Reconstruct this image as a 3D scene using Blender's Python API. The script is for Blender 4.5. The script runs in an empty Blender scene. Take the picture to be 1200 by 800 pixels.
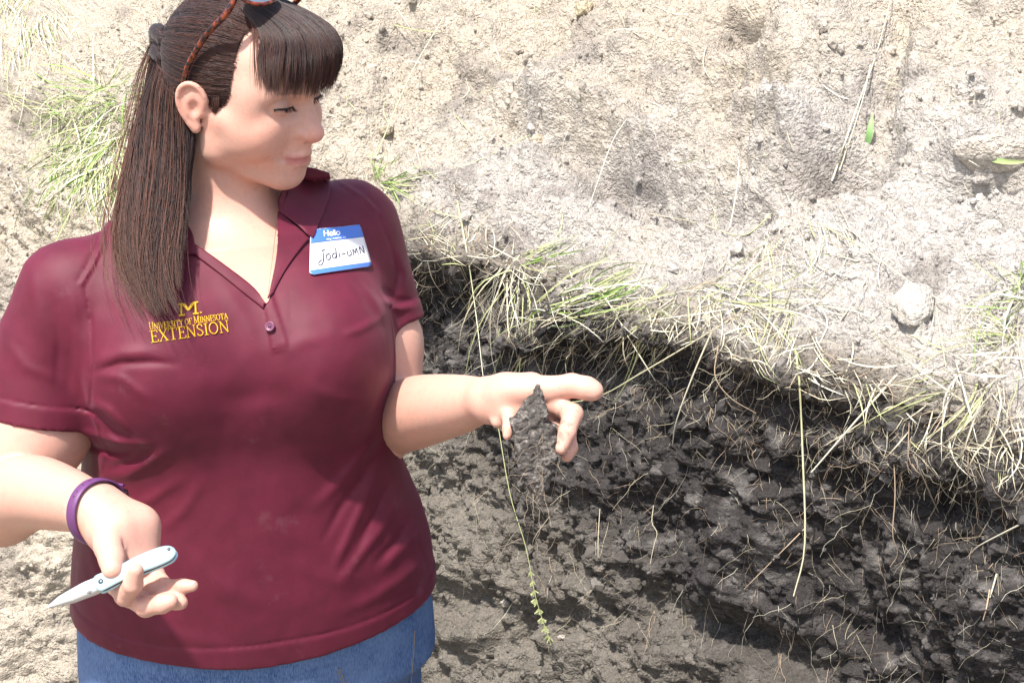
import bpy, math, random
import numpy as np
from mathutils import Vector
from mathutils.bvhtree import BVHTree

# ------------------------------------------------------------------ camera, sky, sun, exposure
S = bpy.context.scene
COL = S.collection
PITCH = math.radians(18.0)
FOC = 2000.0                                   # focal length in photograph pixels (1200 wide)
CAM = np.array([0.0, 0.0, 1.87])
FWD = np.array([0.0, math.cos(PITCH), -math.sin(PITCH)])
UPV = np.array([0.0, math.sin(PITCH), math.cos(PITCH)])
RGT = np.array([1.0, 0.0, 0.0])
cd = bpy.data.cameras.new('camera')
cam = bpy.data.objects.new('camera', cd)
COL.objects.link(cam)
cam.location = CAM
cam.rotation_euler = (math.pi / 2 - PITCH, 0, 0)
cd.sensor_width = 36.0
cd.lens = 36.0 * FOC / 1200.0
cd.clip_start = 0.05
cd.clip_end = 2000.0
S.camera = cam

SUN_DIR = np.array([-0.24, -0.38, 0.89])       # from the scene towards the sun
SUN_DIR /= np.linalg.norm(SUN_DIR)
sun_el = math.asin(SUN_DIR[2])
sun_az = math.atan2(SUN_DIR[0], SUN_DIR[1])
world = bpy.data.worlds.new('World')
S.world = world
world.use_nodes = True
wn = world.node_tree
bg = wn.nodes['Background']
sky = wn.nodes.new('ShaderNodeTexSky')
sky.sky_type = 'NISHITA'
sky.sun_disc = False
sky.sun_elevation = sun_el
sky.sun_rotation = sun_az
sky.dust_density = 3.0
sky.air_density = 1.0
wn.links.new(sky.outputs[0], bg.inputs[0])
bg.inputs[1].default_value = 0.15
sl = bpy.data.lights.new('sun', 'SUN')
sl.energy = 4.2
sl.angle = math.radians(2.0)
sl.color = (1.0, 0.95, 0.88)
so = bpy.data.objects.new('sun', sl)
COL.objects.link(so)
so.rotation_euler = Vector(SUN_DIR).to_track_quat('Z', 'Y').to_euler()
S.view_settings.view_transform = 'Standard'
S.view_settings.look = 'None'
S.view_settings.gamma = 1.0
S.view_settings.exposure = 1.0
S.view_settings.use_curve_mapping = False

rng = np.random.default_rng(7)
random.seed(7)


def W(px, py, d):
    """A point of the place: photograph pixel and distance along the view axis (metres)."""
    return CAM + d * FWD + (px - 600.0) / FOC * d * RGT - (py - 400.0) / FOC * d * UPV


def proj(P):
    q = np.asarray(P) - CAM
    d = q @ FWD
    return 600 + FOC * (q @ RGT) / d, 400 - FOC * (q @ UPV) / d, d


def nrm(v):
    v = np.asarray(v, float)
    return v / np.linalg.norm(v)


# ------------------------------------------------------------------ noise
def _h(ix, iy, iz, seed):
    h = (ix.astype(np.uint32) * np.uint32(374761393) + iy.astype(np.uint32) * np.uint32(668265263)
         + iz.astype(np.uint32) * np.uint32(2246822519) + np.uint32((seed * 974634777 + 12345) & 0xffffffff))
    h = (h ^ (h >> np.uint32(13))) * np.uint32(1274126177)
    h = (h ^ (h >> np.uint32(15))) * np.uint32(2246822519)
    return (h ^ (h >> np.uint32(16))).astype(np.float32) / np.float32(4294967295.0)


def vnoise(P, scale, seed=0):
    """value noise, -1..1"""
    Q = np.asarray(P, np.float32) * np.float32(scale) + np.float32(1000.0)
    I = np.floor(Q)
    f = Q - I
    I = I.astype(np.int64)
    f = f * f * f * (f * (f * 6 - 15) + 10)
    x, y, z = I[:, 0], I[:, 1], I[:, 2]
    out = 0
    for dx in (0, 1):
        wx = f[:, 0] if dx else 1 - f[:, 0]
        for dy in (0, 1):
            wy = f[:, 1] if dy else 1 - f[:, 1]
            for dz in (0, 1):
                wz = f[:, 2] if dz else 1 - f[:, 2]
                out = out + wx * wy * wz * _h(x + dx, y + dy, z + dz, seed)
    return out * 2 - 1


def fbm(P, scale, octs=4, gain=0.5, seed=0):
    a, s, o = 1.0, 0.0, 0.0
    for i in range(octs):
        o = o + a * vnoise(P, scale * 2.03 ** i, seed + i * 17)
        s += a
        a *= gain
    return o / s


def worley(P, scale, seed=0):
    """distance to the nearest feature point, in cells"""
    Q = np.asarray(P, np.float32) * np.float32(scale) + np.float32(1000.0)
    I = np.floor(Q).astype(np.int64)
    best = np.full(len(Q), 9.0, np.float32)
    for dx in (-1, 0, 1):
        for dy in (-1, 0, 1):
            for dz in (-1, 0, 1):
                x, y, z = I[:, 0] + dx, I[:, 1] + dy, I[:, 2] + dz
                ax = x + _h(x, y, z, seed) - Q[:, 0]
                ay = y + _h(x, y, z, seed + 1) - Q[:, 1]
                az = z + _h(x, y, z, seed + 2) - Q[:, 2]
                best = np.minimum(best, ax * ax + ay * ay + az * az)
    return np.sqrt(best)


def smooth(a, b, x):
    t = np.clip((x - a) / (b - a), 0, 1)
    return t * t * (3 - 2 * t)


# ------------------------------------------------------------------ materials
def mat(name, col=(0.5, 0.5, 0.5), rough=0.7, metal=0.0, spec=0.4):
    m = bpy.data.materials.new(name)
    m.use_nodes = True
    b = m.node_tree.nodes['Principled BSDF']
    b.inputs['Base Color'].default_value = (*col, 1)
    b.inputs['Roughness'].default_value = rough
    b.inputs['Metallic'].default_value = metal
    b.inputs['Specular IOR Level'].default_value = spec
    return m, m.node_tree, b


def nd(t, kind, **kw):
    n = t.nodes.new(kind)
    for k, v in kw.items():
        if hasattr(n, k):
            setattr(n, k, v)
        else:
            n.inputs[k.replace('_', ' ')].default_value = v
    return n


def noise_node(t, scale, detail=4, rough=0.6, coord='Object'):
    tc = t.nodes.new('ShaderNodeTexCoord')
    n = t.nodes.new('ShaderNodeTexNoise')
    n.inputs['Scale'].default_value = scale
    n.inputs['Detail'].default_value = detail
    n.inputs['Roughness'].default_value = rough
    t.links.new(tc.outputs[coord], n.inputs['Vector'])
    return n


def ramp(t, src, stops):
    r = t.nodes.new('ShaderNodeValToRGB')
    e = r.color_ramp.elements
    while len(e) < len(stops):
        e.new(0.5)
    for el, (p, c) in zip(e, stops):
        el.position = p
        el.color = (*c, 1) if len(c) == 3 else c
    t.links.new(src, r.inputs[0])
    return r


def mixc(t, fac, a, b, mode='MIX'):
    m = t.nodes.new('ShaderNodeMix')
    m.data_type = 'RGBA'
    m.blend_type = mode
    for sock, v in ((m.inputs[0], fac), (m.inputs[6], a), (m.inputs[7], b)):
        if hasattr(v, 'links') or hasattr(v, 'is_linked'):
            t.links.new(v, sock)
        else:
            sock.default_value = v if not isinstance(v, tuple) else ((*v, 1) if len(v) == 3 else v)
    return m.outputs[2]


def bump(t, b, height, strength=0.3, dist=0.002):
    n = t.nodes.new('ShaderNodeBump')
    n.inputs['Strength'].default_value = strength
    n.inputs['Distance'].default_value = dist
    t.links.new(height, n.inputs['Height'])
    t.links.new(n.outputs[0], b.inputs['Normal'])
    return n


def attr(t, name):
    n = t.nodes.new('ShaderNodeAttribute')
    n.attribute_name = name
    return n


# ------------------------------------------------------------------ objects
def link(o, parent=None, label=None, cat=None, group=None, kind=None):
    COL.objects.link(o)
    if parent is not None:
        o.parent = parent
    for k, v in (('label', label), ('category', cat), ('group', group), ('kind', kind)):
        if v:
            o[k] = v
    return o


def empty(name, label, cat, group=None, loc=(0, 0, 0)):
    o = bpy.data.objects.new(name, None)
    o.empty_display_size = 0.02
    return link(o, None, label, cat, group)


def make_mesh(name, V, faces, m=None, smooth_=True, cols=None):
    """faces: (n,3) or (n,4) int array, or a list of such arrays; cols: dict of per-vertex colour arrays"""
    if not isinstance(faces, list):
        faces = [faces]
    faces = [np.asarray(f, np.int32) for f in faces if len(f)]
    me = bpy.data.meshes.new(name)
    V = np.asarray(V, np.float32)
    me.vertices.add(len(V))
    me.vertices.foreach_set('co', V.ravel())
    nl = sum(f.size for f in faces)
    me.loops.add(nl)
    me.loops.foreach_set('vertex_index', np.concatenate([f.ravel() for f in faces]))
    npoly = sum(len(f) for f in faces)
    me.polygons.add(npoly)
    tot = np.concatenate([np.full(len(f), f.shape[1], np.int32) for f in faces])
    start = np.concatenate([[0], np.cumsum(tot)[:-1]]).astype(np.int32)
    me.polygons.foreach_set('loop_start', start)
    if smooth_:
        me.polygons.foreach_set('use_smooth', np.ones(npoly, bool))
    me.update(calc_edges=True)
    if cols:
        for k, c in cols.items():
            c = np.asarray(c, np.float32)
            if c.ndim == 1:
                at = me.attributes.new(k, 'FLOAT', 'POINT')
                at.data.foreach_set('value', c)
            else:
                at = me.attributes.new(k, 'FLOAT_COLOR', 'POINT')
                c4 = np.ones((len(V), 4), np.float32)
                c4[:, :3] = c
                at.data.foreach_set('color', c4.ravel())
    if m:
        me.materials.append(m)
    return me


def obj(name, me, parent=None, label=None, cat=None, group=None, kind=None):
    return link(bpy.data.objects.new(name, me), parent, label, cat, group, kind)


# ------------------------------------------------------------------ signed-distance modelling
class Prim:
    pass


def _bound(pts, rads):
    pts = np.asarray(pts)
    c = (pts.min(0) + pts.max(0)) / 2
    r = max(np.linalg.norm(p - c) + q for p, q in zip(pts, rads))
    return c, r


def cone(a, b, ra, rb):
    """capsule between two spheres of different radii"""
    a = np.asarray(a, float)
    b = np.asarray(b, float)
    p = Prim()
    p.c, p.r = _bound([a, b], [ra, rb])
    ba = b - a
    l2 = ba @ ba

    def ev(P):
        t = np.clip(((P - a) @ ba) / l2, 0, 1)
        D = P - a - t[:, None] * ba
        return np.sqrt((D * D).sum(1)) - (ra + (rb - ra) * t)
    p.ev = ev
    return p


def chain(pts, rads):
    return [cone(pts[i], pts[i + 1], rads[i], rads[i + 1]) for i in range(len(pts) - 1)]


def one(prims):
    """several shapes taken as one, with no fillet between them"""
    p = Prim()
    p.c, p.r = _bound([q.c for q in prims], [q.r for q in prims])

    def ev(P):
        d = prims[0].ev(P)
        for q in prims[1:]:
            d = np.minimum(d, q.ev(P))
        return d
    p.ev = ev
    return p


def ball(c, r):
    p = Prim()
    p.c, p.r = np.asarray(c, float), r
    p.ev = lambda P: np.sqrt(((P - p.c) ** 2).sum(1)) - r
    return p


def ell(c, r, axes=None):
    p = Prim()
    p.c, p.r = np.asarray(c, float), max(r)
    A = np.eye(3) if axes is None else np.asarray(axes, float)
    r = np.asarray(r, float)

    def ev(P):
        q = (P - p.c) @ A.T
        k0 = np.sqrt(((q / r) ** 2).sum(1))
        k1 = np.sqrt(((q / (r * r)) ** 2).sum(1)) + 1e-9
        return np.where(k0 < 0.2, k0 * 0 - (1 - k0) * r.min(), k0 * (k0 - 1) / k1)
    p.ev = ev
    return p


def fn(c, r, f):
    p = Prim()
    p.c, p.r, p.ev = np.asarray(c, float), r, f
    return p


class Field:
    def __init__(self):
        self.ops = []

    def add(self, prim, k=0.01):
        for q in (prim if isinstance(prim, list) else [prim]):
            self.ops.append(('u', q, k))
        return self

    def sub(self, prim, k=0.004):
        for q in (prim if isinstance(prim, list) else [prim]):
            self.ops.append(('s', q, k))
        return self

    def disp(self, f, c=None, r=1e9):
        q = fn(np.zeros(3) if c is None else c, r, f)
        self.ops.append(('d', q, 0.0))
        return self

    def cut(self, f):
        """intersection with f<0"""
        self.ops.append(('i', fn(np.zeros(3), 1e9, f), 0.0))
        return self

    def ev(self, P, c=None, rad=0.0, tight=True):
        d = np.full(len(P), 1.0)
        km = max(o[2] for o in self.ops)
        for op, q, k in self.ops:
            if c is not None and q.r < 1e8:
                gap = np.linalg.norm(c - q.c) - q.r - rad
                if gap > (km if op == 'u' else k) + 0.022:
                    continue
            e = q.ev(P)
            if op == 'u':
                if k > 1e-6:
                    h = np.maximum(k - np.abs(d - e), 0) / k
                    d = np.minimum(d, e) - h * h * k * 0.25
                else:
                    d = np.minimum(d, e)
            elif op == 's':
                if k > 1e-6:
                    h = np.maximum(k - np.abs(d + e), 0) / k
                    d = np.maximum(d, -e) + h * h * k * 0.25
                else:
                    d = np.maximum(d, -e)
            elif op == 'i':
                d = np.maximum(d, e)
            else:
                d = d + e
        return d


def ev_local(F, P):
    """field values with the far shapes skipped"""
    if len(P) > 30000:
        return F.ev(P)
    c = (P.min(0) + P.max(0)) / 2
    return F.ev(P, c, float(np.linalg.norm(P - c, axis=1).max()))


_ED = [(0, 1), (2, 3), (4, 5), (6, 7), (0, 2), (1, 3), (4, 6), (5, 7), (0, 4), (1, 5), (2, 6), (3, 7)]
_CO = np.array([[i & 1, (i >> 1) & 1, (i >> 2) & 1] for i in range(8)])


def mesh_field(F, lo, hi, vox, B=16, relax=2, slack=2.4):
    """sparse surface nets"""
    lo = np.asarray(lo, float)
    n = np.ceil((np.asarray(hi) - lo) / (vox * B)).astype(int)
    bi = np.stack(np.meshgrid(*[np.arange(k) for k in n], indexing='ij'), -1).reshape(-1, 3)
    cen = lo + (bi + 0.5) * B * vox
    rad = B * vox * 0.5 * math.sqrt(3)
    dc = np.concatenate([F.ev(cen[i:i + 20000]) for i in range(0, len(cen), 20000)])
    act = bi[np.abs(dc) < rad * slack + 0.004]
    g = np.arange(B + 1)
    G = np.stack(np.meshgrid(g, g, g, indexing='ij'), -1).reshape(-1, 3)
    N = (n + 2) * B + 2
    KX, KY = int(N[1] * N[2]), int(N[2])
    keys, poss, quads = [], [], []
    for b in act:
        base = b * B
        P = lo + (base + G) * vox
        d = F.ev(P, lo + (b + 0.5) * B * vox, rad)
        if d.min() > 0 or d.max() < 0:
            continue
        D = d.reshape(B + 1, B + 1, B + 1)
        s = D < 0
        cnt = np.zeros((B, B, B), int)
        for c in _CO:
            cnt += s[c[0]:c[0] + B, c[1]:c[1] + B, c[2]:c[2] + B]
        ci = np.argwhere((cnt > 0) & (cnt < 8))
        if len(ci) == 0:
            continue
        cv = np.stack([D[ci[:, 0] + c[0], ci[:, 1] + c[1], ci[:, 2] + c[2]] for c in _CO], 1)
        acc = np.zeros((len(ci), 3))
        num = np.zeros(len(ci))
        for e0, e1 in _ED:
            a, bb = cv[:, e0], cv[:, e1]
            m = (a < 0) != (bb < 0)
            t = np.where(m, a / np.where(m, a - bb, 1), 0)
            pp = _CO[e0] + t[:, None] * (_CO[e1] - _CO[e0])
            acc += np.where(m[:, None], pp, 0)
            num += m
        gi = ci + base + B
        keys.append(gi[:, 0] * KX + gi[:, 1] * KY + gi[:, 2])
        poss.append(lo + (ci + base + acc / num[:, None]) * vox)
        for ax in range(3):
            sl0 = [slice(0, B)] * 3
            sl1 = [slice(0, B)] * 3
            sl1[ax] = slice(1, B + 1)
            a, bb = s[tuple(sl0)], s[tuple(sl1)]
            ei = np.argwhere(a != bb)
            if len(ei) == 0:
                continue
            flip = a[ei[:, 0], ei[:, 1], ei[:, 2]]
            u, v = (ax + 1) % 3, (ax + 2) % 3
            gi = ei + base + B
            st = np.array([KX, KY, 1])
            k00 = gi @ st
            q = np.stack([k00 - st[u] - st[v], k00 - st[v], k00, k00 - st[u]], 1)
            q[~flip] = q[~flip][:, ::-1]
            quads.append(q)
    keys = np.concatenate(keys)
    V = np.concatenate(poss)
    Q = np.concatenate(quads)
    o = np.argsort(keys)
    keys, V = keys[o], V[o]
    ix = np.searchsorted(keys, Q)
    ix = np.clip(ix, 0, len(keys) - 1)
    ok = (keys[ix] == Q).all(1)
    Q = ix[ok].astype(np.int32)
    e = np.concatenate([Q[:, [0, 1]], Q[:, [1, 2]], Q[:, [2, 3]], Q[:, [3, 0]]])
    for _ in range(relax):
        s_ = np.zeros_like(V)
        c_ = np.bincount(e.ravel(), minlength=len(V)).astype(float)
        for k in range(3):
            s_[:, k] = np.bincount(e[:, 0], V[e[:, 1], k], len(V)) + np.bincount(e[:, 1], V[e[:, 0], k], len(V))
        V = 0.5 * V + 0.5 * s_ / np.maximum(c_, 1)[:, None]
    return V, Q


def soften(V, Q, w, its):
    """extra smoothing where w (0..1 per vertex) asks for it"""
    e = np.concatenate([Q[:, [0, 1]], Q[:, [1, 2]], Q[:, [2, 3]], Q[:, [3, 0]]])
    c_ = np.maximum(np.bincount(e.ravel(), minlength=len(V)).astype(float), 1)
    for i in range(its):
        s_ = np.stack([np.bincount(e[:, 0], V[e[:, 1], k], len(V)) + np.bincount(e[:, 1], V[e[:, 0], k], len(V)) for k in range(3)], 1) / c_[:, None]
        V = V + (s_ - V) * (w * .6)[:, None]
    return V


def cluster(V, Q, mask, size):
    """merge the vertices picked by mask on a coarse lattice (surfaces that clothes cover)"""
    key = np.floor(V / size).astype(np.int64) + 5000
    k = key[:, 0] * 100000000 + key[:, 1] * 10000 + key[:, 2]
    k = np.where(mask, k, -1 - np.arange(len(V)))
    u, inv = np.unique(k, return_inverse=True)
    cnt = np.bincount(inv, minlength=len(u)).astype(float)
    NV = np.stack([np.bincount(inv, V[:, i], len(u)) / cnt for i in range(3)], 1)
    q = inv[Q]
    T = np.concatenate([q[:, [0, 1, 2]], q[:, [0, 2, 3]]])
    touched = np.concatenate([mask[Q].any(1)] * 2)
    keepq = q[~mask[Q].any(1)]
    T = T[touched]
    T = T[(T[:, 0] != T[:, 1]) & (T[:, 1] != T[:, 2]) & (T[:, 0] != T[:, 2])]
    _, i = np.unique(np.sort(T, 1), axis=0, return_index=True)
    return NV, [keepq.astype(np.int32), T[i].astype(np.int32)]


def seg_dist(x, y, pts):
    """2-D distance to a polyline and the position (0..1) along it"""
    best = np.full(len(x), 1e9)
    tt = np.zeros(len(x))
    pts = np.asarray(pts, float)
    n = len(pts) - 1
    for i in range(n):
        a, b = pts[i], pts[i + 1]
        v = b - a
        t = np.clip(((x - a[0]) * v[0] + (y - a[1]) * v[1]) / (v @ v), 0, 1)
        dd = np.hypot(x - a[0] - t * v[0], y - a[1] - t * v[1])
        m = dd < best
        best = np.where(m, dd, best)
        tt = np.where(m, (i + t) / n, tt)
    return best, tt


def poly_sd(x, y, poly):
    """2-D signed distance to a polygon, negative inside"""
    poly = np.asarray(poly, float)
    d, _ = seg_dist(x, y, np.vstack([poly, poly[:1]]))
    ins = np.zeros(len(x), bool)
    j = len(poly) - 1
    for i in range(len(poly)):
        a, b = poly[i], poly[j]
        c = ((a[1] > y) != (b[1] > y)) & (x < (b[0] - a[0]) * (y - a[1]) / (b[1] - a[1] + 1e-12) + a[0])
        ins ^= c
        j = i
    return np.where(ins, -d, d)


def tube(pts, rads, n=6, cap=True):
    """vertices and faces of a tube along points"""
    pts = np.asarray(pts, float)
    rads = np.broadcast_to(np.asarray(rads, float), (len(pts),))
    T = np.gradient(pts, axis=0)
    T /= np.linalg.norm(T, axis=1)[:, None] + 1e-12
    ref = np.array([0.31, 0.27, 0.91])
    A = np.cross(T, ref)
    A /= np.linalg.norm(A, axis=1)[:, None] + 1e-9
    Bn = np.cross(T, A)
    an = np.arange(n) * 2 * math.pi / n
    V = (pts[:, None] + rads[:, None, None] * (np.cos(an)[None, :, None] * A[:, None] + np.sin(an)[None, :, None] * Bn[:, None])).reshape(-1, 3)
    i = np.arange(len(pts) - 1)[:, None] * n
    j = np.arange(n)[None]
    Q = np.stack([i + j, i + (j + 1) % n, i + n + (j + 1) % n, i + n + j], -1).reshape(-1, 4)
    return V, Q


def join(parts):
    V, Q, o = [], [], 0
    for v, q in parts:
        V.append(v)
        Q.append(np.asarray(q) + o)
        o += len(v)
    return np.concatenate(V), np.concatenate(Q)


def bez(pts, n):
    """Catmull-Rom through points"""
    p = np.asarray(pts, float)
    p = np.vstack([2 * p[0] - p[1], p, 2 * p[-1] - p[-2]])
    m = len(p) - 3
    t = np.linspace(0, m - 1e-6, n)
    i = t.astype(int)
    f = (t - i)[:, None]
    a, b, c, d = p[i], p[i + 1], p[i + 2], p[i + 3]
    return 0.5 * (2 * b + (c - a) * f + (2 * a - 5 * b + 4 * c - d) * f * f + (3 * b - a - 3 * c + d) * f ** 3)



# ------------------------------------------------------------------ the pit: ground, spoil slope, cut soil face
def ray_z(px, py, z):
    v = W(px, py, 1.0) - CAM
    return CAM + v * ((z - CAM[2]) / v[2])


ZL = 1.13
LIP0, LIP1 = ray_z(490, 266, ZL), ray_z(1200, 498, ZL)
ES = nrm((LIP1 - LIP0) * [1, 1, 0])
EN = np.array([ES[1], -ES[0], 0.0])            # towards the pit and the camera
if EN[1] > 0:
    EN = -EN
SLEN = np.linalg.norm(LIP1 - LIP0)
PROF_W = np.array([(-3.4, 3.45), (-2.2, 2.75), (-1.2, 2.02), (-.62, 1.52), (-.34, 1.31), (-.17, 1.205), (-.05, 1.15), (.008, 1.115), (.012, 1.075), (-.010, 1.03), (-.022, .97), (-.020, .90), (-.005, .80),
                   (.02, .68), (.06, .52), (.12, .34), (.20, .12), (.28, 0.0), (.75, -.02)])
PROF_L = np.array([(-3.4, 3.45), (-2.2, 2.75), (-1.2, 2.00), (-.62, 1.56), (-.30, 1.35), (-.12, 1.24), (.0, 1.16), (.06, 1.11), (.10, 1.06), (.14, 1.01), (.19, .94), (.24, .86), (.31, .76),
                   (.40, .63), (.50, .47), (.60, .31), (.72, .12), (.84, 0.0), (1.3, -.02)])
TK = np.array([0, .04, .09, .20, .30, .38, .44, .47, .49, .525, .565, .61, .67, .74, .81, .87, .93, .97, 1.0])


def warp(n, lo, hi, flo, fhi, dens):
    """n positions from lo to hi, dens times denser between flo and fhi"""
    x = np.linspace(lo, hi, 4001)
    w = 1 + (dens - 1) * smooth(flo - .04 * (hi - lo), flo, x) * (1 - smooth(fhi, fhi + .04 * (hi - lo), x))
    c = np.cumsum(w)
    c = (c - c[0]) / (c[-1] - c[0])
    return np.interp(np.linspace(0, 1, n), c, x)


GS, GT = 800, 660
ss = warp(GS, -9.0, SLEN + 4.0, -1.35, SLEN + .12, 11.0)
ts = warp(GT, 0, 1, .10, .90, 4.0)
SS, TT = np.meshgrid(ss, ts, indexing='ij')


def sm_interp(t, xp, fp):
    y = np.interp(np.linspace(0, 1, 600), xp, fp)
    for _ in range(30):
        y[1:-1] = .5 * y[1:-1] + .25 * (y[:-2] + y[2:])
    return np.interp(t, np.linspace(0, 1, 600), y)


wb = smooth(-0.75, -0.30, SS)                  # 0: buried by spoil on the left, 1: open cut face
nn = (1 - wb) * sm_interp(TT, TK, PROF_L[:, 0]) + wb * sm_interp(TT, TK, PROF_W[:, 0])
zz = (1 - wb) * sm_interp(TT, TK, PROF_L[:, 1]) + wb * sm_interp(TT, TK, PROF_W[:, 1])
lipw = np.exp(-((TT - .47) / .07) ** 2)
s3 = np.stack([SS.ravel(), 0 * SS.ravel(), 0 * SS.ravel()], 1)
nn += ((0.045 * fbm(s3, 2.2, 3, seed=61)).reshape(SS.shape) + (0.022 * fbm(s3, 9, 3, seed=62)).reshape(SS.shape)) * (0.4 + .6 * lipw)
zz += ((0.030 * fbm(s3, 2.6, 3, seed=63)).reshape(SS.shape)) * lipw * wb
BP = LIP0 * [1, 1, 0] + SS[..., None] * ES + nn[..., None] * EN + zz[..., None] * np.array([0, 0, 1.0])
ds = np.gradient(BP, axis=0)
dt = np.gradient(BP, axis=1)
NO = np.cross(ds, dt)
NO /= np.linalg.norm(NO, axis=2)[..., None] + 1e-12
if NO[GS // 2, GT // 2] @ (CAM - BP[GS // 2, GT // 2]) < 0:
    NO = -NO
P0 = BP.reshape(-1, 3)
tflat, sflat, wflat = TT.ravel(), SS.ravel(), wb.ravel()
cut = smooth(.475, .52, tflat) * wflat          # 1 on the cut face
px_, py_, d_ = proj(P0)
vis = (d_ > .3)

h = 0.045 * fbm(P0, 3.0, 3, seed=11) + 0.042 * fbm(P0, 8, 4, .6, seed=12)
h += (1 - cut) * (0.0270 * fbm(P0, 24, 5, .68, seed=13) + 0.0100 * fbm(P0, 95, 3, .65, seed=14))
wn = worley(P0 + 0.02 * np.stack([vnoise(P0, 14, k) for k in (1, 2, 3)], 1), 19, seed=21)
wn2 = worley(P0, 46, seed=22)
wn3 = worley(P0, 105, seed=24)
patchy = smooth(-.15, .35, fbm(P0, 4.5, 3, seed=23))
h += (1 - cut) * (.35 + .65 * patchy) * (0.026 * np.clip(.55 - wn, 0, 1) + 0.016 * np.clip(.6 - wn2, 0, 1) + 0.008 * np.clip(.6 - wn3, 0, 1))
rid = 1 - 2 * np.abs(fbm(P0, 7, 3, seed=31))
h += cut * (0.030 * fbm(P0, 8.5, 4, .6, seed=32) + 0.034 * np.clip(.62 - wn, 0, 1) + 0.022 * np.clip(.6 - wn2, 0, 1) + 0.010 * np.clip(.6 - wn3, 0, 1)
            + 0.013 * fbm(P0, 42, 4, .65, seed=33) + 0.008 * fbm(P0, 120, 3, .6, seed=34))
# deep pockets in the dark face
pk = smooth(.20, .55, fbm(P0 * [1, 1, 1.3], 9, 3, seed=36))
h -= cut * 0.022 * pk

# lumps (+) and hollows (-) of the slope and face: (px, py, rx, ry, tilt deg, height m)
LUMPS = [
    (405, 150, 52, 58, 20, .050), (560, 60, 60, 26, -35, .030), (600, 110, 90, 22, 28, .022), (720, 148, 95, 20, 14, .050), (720, 200, 100, 20, 16, -.040), (770, 238, 40, 14, 10, -.045),
    (860, 30, 34, 14, 5, -.045), (690, 66, 40, 20, 30, -.020), (470, 40, 34, 20, -20, -.03), (640, 186, 50, 14, 25, .022), (940, 70, 60, 46, -40, .050), (1000, 130, 40, 60, 18, -.030), (955, 165, 46, 26, -30, .055),
    (975, 212, 50, 18, -25, -.050), (870, 240, 40, 26, 0, -.030), (1045, 90, 18, 120, 12, -.028), (1150, 190, 60, 30, -10, .040), (1150, 226, 50, 10, -12, -.030), (880, 130, 70, 20, 30, .025), (800, 90, 60, 26, 20, .020),
    (820, 85, 44, 18, 12, -.035), (1010, 40, 26, 60, 15, .020), (540, 230, 120, 16, 12, .018), (640, 262, 150, 12, 8, -.012), (1010, 300, 60, 40, 0, .028), (900, 285, 80, 22, 10, .022),
    # pockets under the lip and knobs of the face
    (740, 430, 80, 26, 8, -.045), (560, 340, 70, 50, 0, -.030), (520, 300, 40, 24, 0, .025), (640, 390, 60, 26, 0, .030), (900, 470, 70, 18, 20, -.030),
    (1110, 530, 60, 30, 20, .020), (1120, 585, 80, 20, 20, -.030), (700, 560, 60, 40, 0, .030), (770, 600, 70, 34, 20, -.030), (850, 640, 80, 40, 20, .030), (960, 640, 70, 60, 0, -.025), (1080, 680, 80, 60, 0, .028),
    (900, 710, 90, 20, 24, .030), (870, 745, 90, 16, 24, -.030), (640, 690, 60, 22, 12, .020), (1010, 745, 60, 18, 20, -.020), (560, 640, 40, 40, 0, .020), (560, 700, 30, 26, 0, -.030), (540, 745, 36, 14, 0, .022),
    (1150, 640, 40, 40, 0, -.030), (700, 720, 70, 20, 10, -.018), (800, 760, 80, 24, 15, .018), (1130, 760, 50, 30, 0, .02),
    (60, 660, 40, 24, 0, .016), (40, 710, 40, 14, 10, -.014), (90, 130, 40, 60, 0, -.030), (30, 220, 60, 40, 10, .025), (200, 60, 60, 30, 0, .02),
]
for cx, cy, rx, ry, ti, a in LUMPS:
    c_, s_ = math.cos(math.radians(ti)), math.sin(math.radians(ti))
    dx, dy = px_ - cx, py_ - cy
    q = ((dx * c_ + dy * s_) / rx) ** 2 + ((-dx * s_ + dy * c_) / ry) ** 2
    m = vis & (q < 8)
    wob = 1 + .45 * fbm(P0[m], 16, 2, seed=41)
    h[m] += a * np.where(py_[m] < 270, 1.7, 1.2) * np.exp(-q[m] * wob)
fade = smooth(0, .03, tflat) * smooth(1, .985, tflat)
P1 = P0 + NO.reshape(-1, 3) * (h * fade)[:, None]

# ---- colours of the soils (dry spoil, dark topsoil, brown subsoil)
n1 = fbm(P1, 2.6, 4, seed=71)
n2 = fbm(P1, 11, 4, .6, seed=72)
n3 = fbm(P1, 60, 3, .6, seed=73)
tan = np.array([.455, .403, .330])
grey = np.array([.45, .425, .395])
damp_shade = np.array([.185, .165, .150])
g_ = smooth(-.35, .35, n1 * .8 + (sflat - .35) * .55 + .25 * n2)[:, None]
spoil = tan * (1 - g_) + grey * g_
damp_shade_w = smooth(.18, .55, n2 * .9 + .35 * n1 + .12)[:, None] * .60
for cx, cy, rx, ry, a in ((690, 60, 60, 40, .65), (850, 30, 60, 24, .75), (700, 90, 50, 30, .6), (650, 190, 80, 22, .55), (790, 155, 60, 16, .5), (835, 88, 60, 24, .6), (760, 235, 90, 18, .75), (965, 208, 60, 22, .75), (560, 45, 40, 16, .55), (1010, 90, 26, 60, .45), (470, 42, 36, 16, .6), (905, 258, 30, 14, .7), (520, 320, 200, 30, .4), (850, 255, 70, 34, .4)):  # dark patches painting the shade of hollows and overhang over the damp mottling
    damp_shade_w[:, 0] = np.maximum(damp_shade_w[:, 0], 0.95 * a * np.exp(-(((px_ - cx) / rx) ** 2 + ((py_ - cy) / ry) ** 2)) * smooth(-.4, .25, n2 + .5 * n3) * vis)
spoil = spoil * .93 * (1 - damp_shade_w) + damp_shade * damp_shade_w
spoil = spoil * (1 + .16 * n3 + .10 * n2)[:, None]
black = np.array([.043, .0395, .039])
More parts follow.
